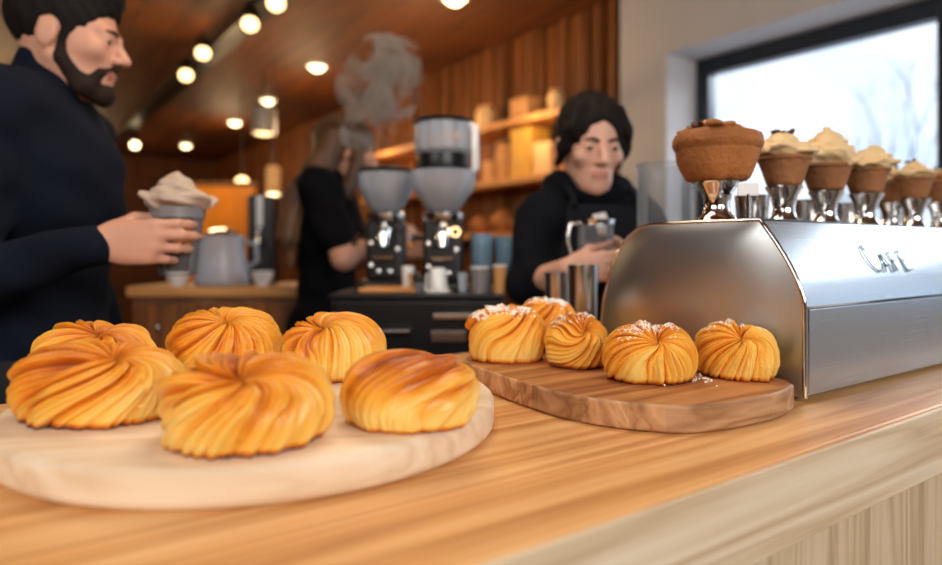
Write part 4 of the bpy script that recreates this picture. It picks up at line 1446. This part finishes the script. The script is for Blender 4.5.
class Person:
    def __init__(self, name, label, root, yaw, s, female, skin, head_c, head_yaw=0, head_pitch=0, hs=1.0, h=.0046):
        self.t = thing(name, label, 'person', root, yaw)
        self.yaw, self.root, self.s, self.female, self.skin = yaw, Vector(root), s, female, skin
        self.hc = np.array(head_c, float)
        self.HM = np.array((Matrix.Rotation(head_yaw, 3, 'Z') @ Matrix.Rotation(head_pitch, 3, 'Y')))
        self.hs = hs
        self.h = h
        self.body = Solid(h, .03)

    def L(self, w):
        v = Matrix.Rotation(-self.yaw, 3, 'Z') @ (Vector(w) - self.root)
        return np.array(v)

    def D(self, w):
        return np.array(Matrix.Rotation(-self.yaw, 3, 'Z') @ Vector(w))

    def hp(self, x, y, z):
        return self.hc + self.HM @ (np.array((x, y, z)) * self.hs)

    def torso(self, S, g):
        s, f = self.s, self.female
        w_ = .9 if f else 1.0
        S.ell((0, 0, .95 * s), ((.112 + g) * s, (.160 * (1.03 if f else 1) + g) * s, (.13 + g) * s))
        S.ell((.005, 0, 1.10 * s), ((.100 * w_ + g) * s, (.142 * w_ + g) * s, (.17 + g) * s))
        S.ell((.012, 0, 1.29 * s), ((.122 * w_ + g) * s, (.172 * w_ + g) * s, (.185 + g) * s))
        if f:
            for y in (-.075, .075):
                S.ell((.085 * s, y * s, 1.25 * s), (.055 + g, .062 + g, .06 + g), k=.04)
        sy = .175 * w_ * s
        S.cone((-.01, -sy * .8, 1.425 * s), (-.01, sy * .8, 1.425 * s), (.058 * w_ + g) * s, None, .05)
        for y in (-1, 1):
            S.cone((-.012, y * .03, 1.485 * s), (-.012, y * sy * .9, 1.44 * s), (.045 + g) * s, (.046 + g) * s, .05)

    def legs(self, S, g, shoe=False):
        s = self.s
        for y in (-1, 1):
            S.cone((0, y * .09 * s, .90 * s), (.01, y * .10 * s, .50 * s), (.082 + g) * s, (.056 + g) * s, .03)
            S.cone((.01, y * .10 * s, .50 * s), (-.015, y * .105 * s, .09 * s), (.054 + g) * s, (.036 + g) * s, .03)
            if not shoe:
                S.cone((-.02, y * .105 * s, .045), (.13, y * .115 * s, .032), .032, .026, .02)

    def head(self, beardless=True):
        B, h = self.body, self.hs
        R = self.HM
        hp = self.hp
        E = lambda c, r, k=.02, op=0: B.ell(hp(*c), tuple(x * h for x in r), R, k, op)
        C = lambda a, b, r0, r1=None, k=.012: B.cone(hp(*a), hp(*b), r0 * h, None if r1 is None else r1 * h, k)
        E((-.016, 0, .036), (.099, .077, .088))
        E((.030, 0, -.030), (.061, .052, .083) if self.female else (.064, .058, .085), .03)
        E((.052, 0, -.078), (.040, .040, .034), .02)
        E((.072 if self.female else .076, 0, -.099), (.016, .018, .014) if self.female else (.018, .020, .016), .016)
        for y in (-1, 1):
            fj = .86 if self.female else 1.0
            C((-.005, y * .060 * fj, -.045), (.055, y * .028 * fj, -.090), .016 * fj, .013, .02)
            E((.060, y * .044, -.016), (.024, .022, .022), .018)
            if not self.female:
                C((.074, y * .042, .027), (.088, y * .010, .022), .010, .011, .012)
            E((-.012, y * .079, -.006), (.021, .008, .031), .006)
            C((-.024, y * .080, .016), (-.020, y * .082, -.012), .005, .005, .004)
        C((.084, 0, .020), (.113, 0, -.020), .0085, .0125, .010)
        for y in (-1, 1):
            E((.100, y * .0125, -.026), (.011, .0075, .008), .006)
            E((.098, y * .033, .006), (.016, .017, .010), .010, 1)
            E((.0775, y * .0325, .0125), (.0135, .0155, .0115), .004)
            E((.0775, y * .0325, .0005), (.0125, .0145, .0075), .004)
        C((.0905, -.017, -.0515), (.0905, .017, -.0515), .0065, None, .006)
        C((.0885, -.015, -.0620), (.0885, .015, -.0620), .0075, None, .006)
        E((.104, 0, -.0565), (.012, .024, .0016), .003, 1)
        nr = .048 if self.female else .056
        B.cone(self.hc + R @ np.array((-.022, 0, -.055)) * h, (-.018, 0, 1.47 * self.s), nr * h, (nr + .006) * h, .03)
        for y in (-1, 1):
            o = MB().ball((0, 0, 0), .0118 * h, 16)
            mi = []
            for fct in o.f:
                c = sum((Vector(o.v[i]) for i in fct), Vector()) / len(fct)
                mi.append(1 if c.x > .0078 * h else 0)
            o.mi = mi
            e = o.build('eye', [M['eyewhite'], M['iris']], self.t)
            e.location = Vector(hp(.0790, y * .0325, .0075))
            e.rotation_euler = Matrix([list(r) for r in R]).to_euler()

    def brows(self, m):
        for y in (-1, 1):
            MB().tube([self.hp(.0955, y * .012, .0245), self.hp(.0935, y * .028, .0300), self.hp(.080, y * .046, .0265)], [.0035, .0042, .002], 8).build('eyebrow', m, self.t)

    def finish(self):
        hc, HM, hs = self.hc, self.HM, self.hs

        def colour(c):
            l = (c - hc) @ HM / hs
            return ((l[:, 0] > .086) & (np.abs(l[:, 1]) < .021) & (l[:, 2] < -.0465) & (l[:, 2] > -.068)).astype(int)
        return solid_obj('body', self.body, [self.skin, M['lip_pale'] if self.female else M['lip']], self.t, colour=colour)

    def hairs(self, name, m, build, noise=None, h=.005):
        S = Solid(h, .015)
        build(S)
        return solid_obj(name, S, m, self.t, noise)


def wr(x, y, z, s=1.0):
    return (np.sin(x * 26 + z * 23 + np.sin(y * 14) * 1.5) * np.sin(y * 22 - z * 31) * .0050 + np.sin(z * 62 + x * 35 + y * 22 + np.sin(x * 20)) * .0022) * s


# ---------------------------------------------------------------- the bearded man
yaw = D(7)
man = Person('person', 'bearded man in a dark navy high-necked sweater holding a cup, looking down to his side', (-.912, 1.43, 0), yaw, 1.03, False, M['skin'],
             (.045, 0, 1.650), head_yaw=D(4), head_pitch=D(9), hs=1.03, h=.0044)
man.torso(man.body, -.008)
man.legs(man.body, -.004)
man.head()
s = man.s
elb = man.L((-.915, 1.185, 1.135))
wri = man.L((-.652, 1.165, 1.212))
sho = np.array((-.01, -.185, 1.425)) * s
B = man.body
B.cone(sho, elb, .048, .040, .02)
B.cone(elb, wri, .040, .027, .012)
hand(B, wri, man.D((1, .09, .02)), man.D((.0, 1, -.05)), man.D((0, .2, 1)), 1.08,
     curl=((24, 30, 18), (26, 34, 20), (28, 36, 22), (32, 38, 24)), thumb=(man.D((.55, .75, .5)), man.D((.6, .75, .05))))
sho2 = np.array((-.01, .185, 1.425)) * s
elb2, wri2 = np.array((-.03, .25, 1.13)), np.array((.06, .26, .88))
B.cone(sho2, elb2, .048, .040, .02)
B.cone(elb2, wri2, .040, .027, .012)
hand(B, wri2, (.15, 0, -1), (0, -1, 0), (1, 0, 0), 1.05)
man.finish()
man.brows(M['beard'])


def sweater(S):
    man.torso(S, .010)
    for a, b, c in ((sho, elb, wri), (sho2, elb2, wri2)):
        S.cone(a, b, .064, .055, .035)
        S.cone(b, np.array(c) - (np.array(c) - np.array(b)) * .02, .055, .039, .02)
    S.cone((-.014, 0, 1.475 * s), (.004, 0, 1.545 * s), .071, .066, .02)
    S.ell((0, 0, .93), (.128, .178, .10))


man.hairs('sweater', M['navy'], sweater, wr, .0065)


def trousers(P):
    def f(S):
        P.legs(S, .012, True)
        S.ell((0, 0, .93 * P.s), (.125 * P.s, .172 * P.s, .11 * P.s))
    return f


def shoes(P):
    for y in (-1, 1):
        S = Solid(.007, .02)
        S.cone((-.03, y * .105 * P.s, .05), (.15, y * .118 * P.s, .036), .048, .036)
        S.ell((.05, y * .11 * P.s, .018), (.14, .045, .02))
        solid_obj('shoe', S, M['shoe'], P.t)


man.hairs('trousers', M['trousers'], trousers(man), None, .009)
shoes(man)


def hair_man(S):
    hs = man.hs
    R = man.HM
    E = lambda c, r, k=.012, op=0: S.ell(man.hp(*c), tuple(x * hs for x in r), R, k, op)
    E((-.020, 0, .046), (.108, .084, .094))
    E((.02, 0, .105), (.072, .062, .040), .03)
    for y in (-1, 1):
        E((.010, y * .070, .000), (.012, .010, .030), .01)
    E((.112, 0, -.035), (.082, .12, .108), .010, 1)
    E((.03, 0, -.13), (.20, .2, .105), .012, 1)
    for y in (-1, 1):
        E((-.008, y * .085, -.008), (.030, .02, .036), .006, 1)


man.hairs('hair', M['hair_dark'], hair_man, lambda x, y, z: np.sin(x * 160 + z * 60) * np.sin(y * 150 + z * 90) * .0022, .0045)


def beard(S):
    hs = man.hs
    R = man.HM
    E = lambda c, r, k=.008, op=0: S.ell(man.hp(*c), tuple(x * hs for x in r), R, k, op)
    C = lambda a, b, r0, r1, k=.012: S.cone(man.hp(*a), man.hp(*b), r0 * hs, r1 * hs, k)
    for y in (-1, 1):
        C((.012, y * .0665, .000), (.014, y * .0625, -.045), .007, .011)
        C((.014, y * .060, -.050), (.052, y * .036, -.090), .0150, .0200)
        C((.052, y * .038, -.088), (.080, y * .008, -.102), .021, .021)
        C((.094, y * .004, -.0405), (.082, y * .034, -.058), .0068, .008, .006)
        C((.082, y * .034, -.058), (.066, y * .036, -.085), .009, .016, .008)
    C((.084, -.006, -.092), (.084, .006, -.092), .018, .018)
    E((.103, 0, -.0575), (.022, .020, .0085), .003, 1)


man.hairs('beard', M['beard'], beard, lambda x, y, z: np.sin(x * 300) * np.sin(y * 290 + z * 60) * np.sin(z * 310) * .0012, .0036)

# the cup he holds
cp = thing('glass_cup', 'dark drink in a tall glass cup held by the bearded man, cream piled on top', 'cup', (-.553, 1.254, 1.152))
MB().lathe([(0, 0), (.032, 0), (.034, .004), (.038, .05), (.047, .115), (.0475, .128), (.045, .128), (.044, .114), (.036, .05), (.030, .008), (0, .008)], 32).build('glass_body', M['clear'], cp, angle=60)
MB().lathe([(0, .009), (.029, .009), (.034, .045), (.0345, .05), (0, .05)], 28).build('drink', M['cocoa'], cp)
MB().lathe([(.0455, .108), (.0485, .108), (.0495, .130), (.0465, .130)], 32).build('rim_band', M['grey'], cp)
creamtop('cream_topping', .068, .072, .120, 9, M['whip'], cp, 3, (-.004, 0), .5)

# ---------------------------------------------------------------- woman with long brown hair (side view)
w2 = Person('person', 'woman with long brown hair in a black T-shirt, bare forearm reaching to the grinders', (-.516, 2.36, 0), D(8), .985, True, M['skin'],
            (.075, 0, 1.545), head_yaw=D(10), head_pitch=D(12), hs=.98, h=.0055)
w2.torso(w2.body, -.008)
w2.legs(w2.body, -.004)
w2.head()
s2 = w2.s
shA = np.array((-.005, -.155, 1.40)) * s2
elA = w2.L((-.412, 2.155, 1.175))
wrA = w2.L((-.292, 2.215, 1.25))
w2.body.cone(shA, elA, .042, .040, .02)
w2.body.cone(elA, wrA, .042, .024, .014)
hand(w2.body, wrA, w2.D((1, .35, .15)), w2.D((.2, .8, -.4)), w2.D((0, .2, 1)), .92, curl=((30, 40, 25),) * 4)
shB = np.array((-.005, .155, 1.40)) * s2
elB, wrB = np.array((.06, .21, 1.14)), np.array((.26, .12, 1.20))
w2.body.cone(shB, elB, .040, .034, .02)
w2.body.cone(elB, wrB, .036, .024, .014)
hand(w2.body, wrB, (1, -.2, 0), (0, -1, 0), (0, 0, 1), .92, curl=((30, 40, 25),) * 4)
w2.finish()
w2.brows(M['hair_brown'])


def tee(S):
    w2.torso(S, .012)
    for a, b in ((shA, elA), (shB, elB)):
        S.cone(a, np.array(a) + (np.array(b) - np.array(a)) * .66, .060, .062, .03)
    S.ell((0, 0, .92), (.132, .182, .12))


w2.hairs('shirt', M['tee'], tee, wr, .0075)
w2.hairs('trousers', M['trousers'], trousers(w2), None, .010)
shoes(w2)


def hair_long(S):
    hs, R = w2.hs, w2.HM
    E = lambda c, r, k=.014, op=0: S.ell(w2.hp(*c), tuple(x * hs for x in r), R, k, op)
    E((-.022, 0, .042), (.112, .090, .098))
    E((.118, 0, -.045), (.086, .066, .115), .012, 1)
    for y in (-.075, -.04, 0, .04, .075):
        p0 = w2.hp(-.055, y, .03)
        S.chain([p0, w2.hp(-.085, y * 1.15, -.08), np.array((-.095, y * 1.4, 1.37)), np.array((-.115, y * 1.5, 1.24)), np.array((-.110, y * 1.4, 1.15))], [.045, .046, .042, .034, .014], .02)
    for y in (-1, 1):
        S.chain([w2.hp(.02, y * .075, .05), w2.hp(.035, y * .086, -.05), w2.hp(.02, y * .09, -.14), np.array((.03, y * .12, 1.30))], [.022, .024, .026, .012], .015)


w2.hairs('hair', M['hair_brown'], hair_long, lambda x, y, z: np.sin(x * 120 + y * 190 + np.sin(z * 22) * 2) * .0032, .0055)

# ---------------------------------------------------------------- barista behind the machine (front view)
b3 = Person('person', 'barista with tied dark hair in black hoodie and apron, looking down at a jug', (.318, 1.785, 0), D(-78), .90, True, M['skin_pale'],
            (.060, -.022, 1.468), head_yaw=D(-2), head_pitch=D(16), hs=1.0, h=.0048)
b3.torso(b3.body, -.006)
b3.legs(b3.body, -.004)
b3.head()
s3 = b3.s
JUG = Vector((.288, 1.537, 1.176))
shR = np.array((0, -.160, 1.425)) * s3
elR = b3.L((.150, 1.67, 1.112))
wrR = b3.L((.218, 1.502, 1.158))
b3.body.cone(shR, elR, .040, .036, .02)
b3.body.cone(elR, wrR, .039, .025, .014)
hand(b3.body, wrR, b3.D((.75, -.35, .05)), b3.D((.45, .85, -.1)), b3.D((0, 0, 1)), .92, curl=((12, 22, 20), (14, 26, 22), (16, 30, 24), (18, 34, 26)))
shL = np.array((0, .160, 1.425)) * s3
elL = b3.L((.52, 1.68, 1.12))
wrL = b3.L((.392, 1.612, 1.175))
b3.body.cone(shL, elL, .040, .036, .02)
b3.body.cone(elL, wrL, .039, .025, .014)
hand(b3.body, wrL, b3.D((-.8, -.05, .05)), b3.D((-.2, -.6, .0)), b3.D((0, -.2, 1)), .92, curl=((12, 26, 20),) * 4)
b3.finish()
b3.brows(M['hair_dark'])


def hoodie(S):
    b3.torso(S, .014)
    for a, b, c in ((shR, elR, wrR), (shL, elL, wrL)):
        a, b, c = np.array(a), np.array(b), np.array(c)
        S.cone(a, b, .062, .056, .03)
        S.cone(b, b + (c - b) * .30, .055, .049, .02)
    for k in range(12):        # the hood, a thick soft roll lying round the neck
        an, an2 = 2 * PI * k / 12, 2 * PI * (k + 1) / 12
        f = lambda q: (-.012 + .078 * math.cos(q), .088 * math.sin(q), 1.375 + (-.030 if math.cos(q) > 0 else .012) * abs(math.cos(q)))
        S.cone(f(an), f(an2), .030 + .006 * (math.cos(an) < 0), None, .02)
    S.ell((0, 0, .86), (.125, .172, .12))


b3.hairs('hoodie', M['hoodie'], hoodie, wr, .0065)
b3.hairs('trousers', M['trousers'], trousers(b3), None, .010)
shoes(b3)


def hair_tied(S):
    hs, R = b3.hs, b3.HM
    E = lambda c, r, k=.014, op=0: S.ell(b3.hp(*c), tuple(x * hs for x in r), R, k, op)
    E((-.020, 0, .044), (.110, .087, .096))
    E((-.125, 0, .045), (.048, .05, .046), .02)
    for y in (-1, 1):
        S.chain([b3.hp(.045, y * .045, .095), b3.hp(.050, y * .072, .05), b3.hp(.030, y * .083, .0), b3.hp(.000, y * .082, -.045)], [.018, .016, .015, .010], .014)
    E((.122, 0, -.022), (.092, .066, .108), .010, 1)
    E((.03, 0, -.15), (.14, .055, .105), .012, 1)


b3.hairs('hair', M['hair_dark'], hair_tied, lambda x, y, z: np.sin(x * 150 + y * 170 + z * 30) * .0022, .005)
# apron: a bib and skirt that lies over the hoodie's front
mb = MB()
rowsZ = [.50, .62, .74, .84, .92, 1.00, 1.06, 1.12, 1.18, 1.235, 1.28, 1.315]
cols = np.linspace(-1, 1, 15)
for z in rowsZ:
    wdt = .17 if z < 1.03 else .17 - (z - 1.03) / .285 * .07
    for c in cols:
        y = c * wdt
        x = (.140 if z < 1.05 else .140 + .025 * math.exp(-((z - 1.14) / .08) ** 2) - .30 * max(0, z - 1.20)) * math.sqrt(max(0.05, 1 - (y / .215) ** 2)) + .016
        mb.v.append((x, y, z))
nc = len(cols)
for i in range(len(rowsZ) - 1):
    for j in range(nc - 1):
        mb.f.append((i * nc + j, i * nc + j + 1, (i + 1) * nc + j + 1, (i + 1) * nc + j))
        mb.mi.append(0)
ap = mb.build('apron', M['apron_cloth'], b3.t)
sm = ap.modifiers.new('thick', 'SOLIDIFY')
sm.thickness = .004
for y in (-1, 1):
    MB().tube([(.122, y * .090, 1.31), (.10, y * .085, 1.335), (.06, y * .085, 1.36), (-.02, y * .08, 1.405)], .008, 8).build('apron_strap', M['apron_cloth'], b3.t)
tagm = MB().box((.158, -.030, 1.262), (.004, .036, .060), rot=Matrix.Rotation(-.35, 3, 'Y') @ Matrix.Rotation(.2, 3, 'X'))
nt_ = tagm.build('name_tag', M['white'], b3.t, smooth=False, bevel=.001)
nt_['label'] = 'small white tag on the apron bib'
# jug in her hands
jg = thing('glass_jug', 'glass jug with steel rim held in the barista\'s hands above the machine', 'jug', JUG)
MB().lathe([(0, 0), (.036, 0), (.039, .004), (.042, .05), (.040, .088), (.036, .088), (.038, .05), (.034, .008), (0, .008)], 32).build('glass_body', M['clear'], jg, angle=60)
MB().lathe([(.0365, .083), (.0425, .083), (.0445, .094), (.040, .094)], 32).build('steel_rim', M['chrome'], jg)
MB().tube([(-.042, -.01, .085), (-.062, -.015, .083), (-.068, -.016, .045), (-.060, -.014, .018), (-.038, -.01, .012)], .0045, 10).build('handle', M['chrome'], jg)

# ================================================================== STEAM
def steam():
    S = Solid(.012, .05)
    r = random.Random(2)
    pts = [(384, 150, 2.0), (378, 125, 2.0), (372, 105, 2.0), (384, 85, 2.0), (392, 68, 2.0), (380, 55, 2.0), (366, 48, 2.0)]
    rad = [.035, .05, .065, .08, .075, .055, .03]
    P = [np.array(at(*p)) for p in pts]
    S.chain(P, rad, .05)
    for k in range(16):
        i = r.randrange(1, 6)
        c = P[i] + np.array((r.uniform(-.09, .09), r.uniform(-.05, .05), r.uniform(-.05, .05)))
        S.ell(c, r.uniform(.02, .05))
    S.chain([P[3], np.array(at(405, 60, 2.0)), np.array(at(412, 47, 2.0))], [.04, .03, .015])
    S.chain([P[2], np.array(at(352, 90, 2.0)), np.array(at(345, 72, 2.0))], [.04, .028, .012])
    o = solid_obj('steam', S, M['steam'], None, relax=3)
    return tag(o, 'pale steam curling up above the shorter coffee grinder', 'steam', kind='stuff')


m = bpy.data.materials.new('steam_haze')
m.use_nodes = True
nt = m.node_tree
nt.nodes.remove(nt.nodes['Principled BSDF'])
pv = N(nt, 'ShaderNodeVolumePrincipled')
pv.inputs['Color'].default_value = (.86, .84, .84, 1)
pv.inputs['Anisotropy'].default_value = 0.2
tc = N(nt, 'ShaderNodeTexCoord')
nz = N(nt, 'ShaderNodeTexNoise', Scale=8.5, Detail=5.0, Distortion=1.6)
nt.links.new(tc.outputs['Object'], nz.inputs['Vector'])
ma = N(nt, 'ShaderNodeMapRange')
ma.inputs['From Min'].default_value = .47
ma.inputs['From Max'].default_value = .68
ma.inputs['To Min'].default_value = 0.0
ma.inputs['To Max'].default_value = 28.0
nt.links.new(nz.outputs['Fac'], ma.inputs['Value'])
nt.links.new(ma.outputs[0], pv.inputs['Density'])
nt.links.new(pv.outputs[0], nt.nodes['Material Output'].inputs['Volume'])
M['steam'] = m
steam()
# ================================================================== LIGHT, SKY, CAMERA
wd = bpy.data.worlds.new('overcast_sky')
scene.world = wd
wd.use_nodes = True
nt = wd.node_tree
bg = nt.nodes['Background']
tc = N(nt, 'ShaderNodeTexCoord')
nz = N(nt, 'ShaderNodeTexNoise', Scale=5.0, Detail=5.0)
nt.links.new(tc.outputs['Generated'], nz.inputs['Vector'])
r = ramp(nt, nz.outputs['Fac'], [(0.35, lin(196, 216, 238)), (0.6, lin(244, 248, 255))])
nt.links.new(r.outputs['Color'], bg.inputs['Color'])
bg.inputs['Strength'].default_value = 1.7


def area(name, loc, target, sx, sy, power, col):
    l = bpy.data.lights.new(name, 'AREA')
    l.shape = 'RECTANGLE'
    l.size, l.size_y = sx, sy
    l.energy = power
    l.color = col
    o = bpy.data.objects.new(name, l)
    COL.objects.link(o)
    o.location = loc
    o.rotation_euler = (Vector(target) - Vector(loc)).to_track_quat('-Z', 'Y').to_euler()
    return o


def point(name, loc, power, col, r=.06, spot=None):
    l = bpy.data.lights.new(name, 'SPOT' if spot else 'POINT')
    l.energy = power
    l.color = col
    l.shadow_soft_size = r
    if spot:
        l.spot_size = math.radians(spot)
        l.spot_blend = .6
    o = bpy.data.objects.new(name, l)
    COL.objects.link(o)
    o.location = loc
    return o


WARM = (1.0, .74, .46)
area('front_key_fill', (1.2, -1.6, 2.35), (0.1, .9, 1.0), 2.4, 1.6, 96, (1.0, .97, .93))  # unseen key light added inside the room, standing in for daylight
area('side_fill', (-1.6, -.7, 2.3), (-.2, .9, 1.0), 1.8, 1.4, 30, (1.0, .95, .88))  # unseen fill added on the left for the buns and steel end panel
area('window_light', AB(A1 + 1.5, .5, 3.0), AB(A1 - .8, .5, 1.2), 2.6, 1.6, 165, (.86, .93, 1.0))
area('bar_fill', (-.1, 1.5, 2.5), (-.1, 1.1, 1.0), .9, .5, 9, WARM)  # added warm fill over the back bar, no fixture there
for (a_, b_, p_) in ((2.06, 3.4, 8), (2.06, 5.2, 12), (2.06, 7.4, 14), (1.17, 4.4, 8), (0, 6.5, 14), (-1.5, 5.0, 12), (.8, 9.2, 20), (-1.8, 8.8, 16)):
    point('ceiling_glow', AB(a_, b_, 2.15), p_, (1.0, .66, .34), .15)
point('grinder_fill', (-.05, 1.0, 2.15), 13, (1, .95, .88), .4)  # added fill that brightens the grinder hoppers, no fixture there
point('partition_fill', (-1.7, 3.9, 1.9), 9, (1, .75, .4), .12)  # added light that brightens the orange partition, no lamp modelled here
for b_ in (2.9, 3.8, 4.7):
    point('shelf_glow', AB(2.42, b_, 1.92), 4.2, (1.0, .66, .32), .05)

cam = bpy.data.cameras.new('camera')
cam.sensor_width = 36.0
cam.lens = FPX / 942 * 36
cam.shift_y = (HY - 282.5) / 942
cam.clip_start = .02
cam.dof.use_dof = True
cam.dof.focus_distance = .82
cam.dof.aperture_fstop = (cam.lens / 1000) / .0125
cam.dof.aperture_blades = 0
co = bpy.data.objects.new('camera', cam)
COL.objects.link(co)
co.location = (0, 0, CAMZ)
co.rotation_euler = (PI / 2, 0, 0)
scene.camera = co
scene.view_settings.view_transform = 'Standard'
scene.view_settings.look = 'None'
scene.view_settings.exposure = 0.0
scene.cycles.use_denoising = True
scene.cycles.max_bounces = 8
scene.cycles.transparent_max_bounces = 16
scene.cycles.caustics_reflective = False
scene.cycles.caustics_refractive = False
scene.cycles.sample_clamp_indirect = 4.0
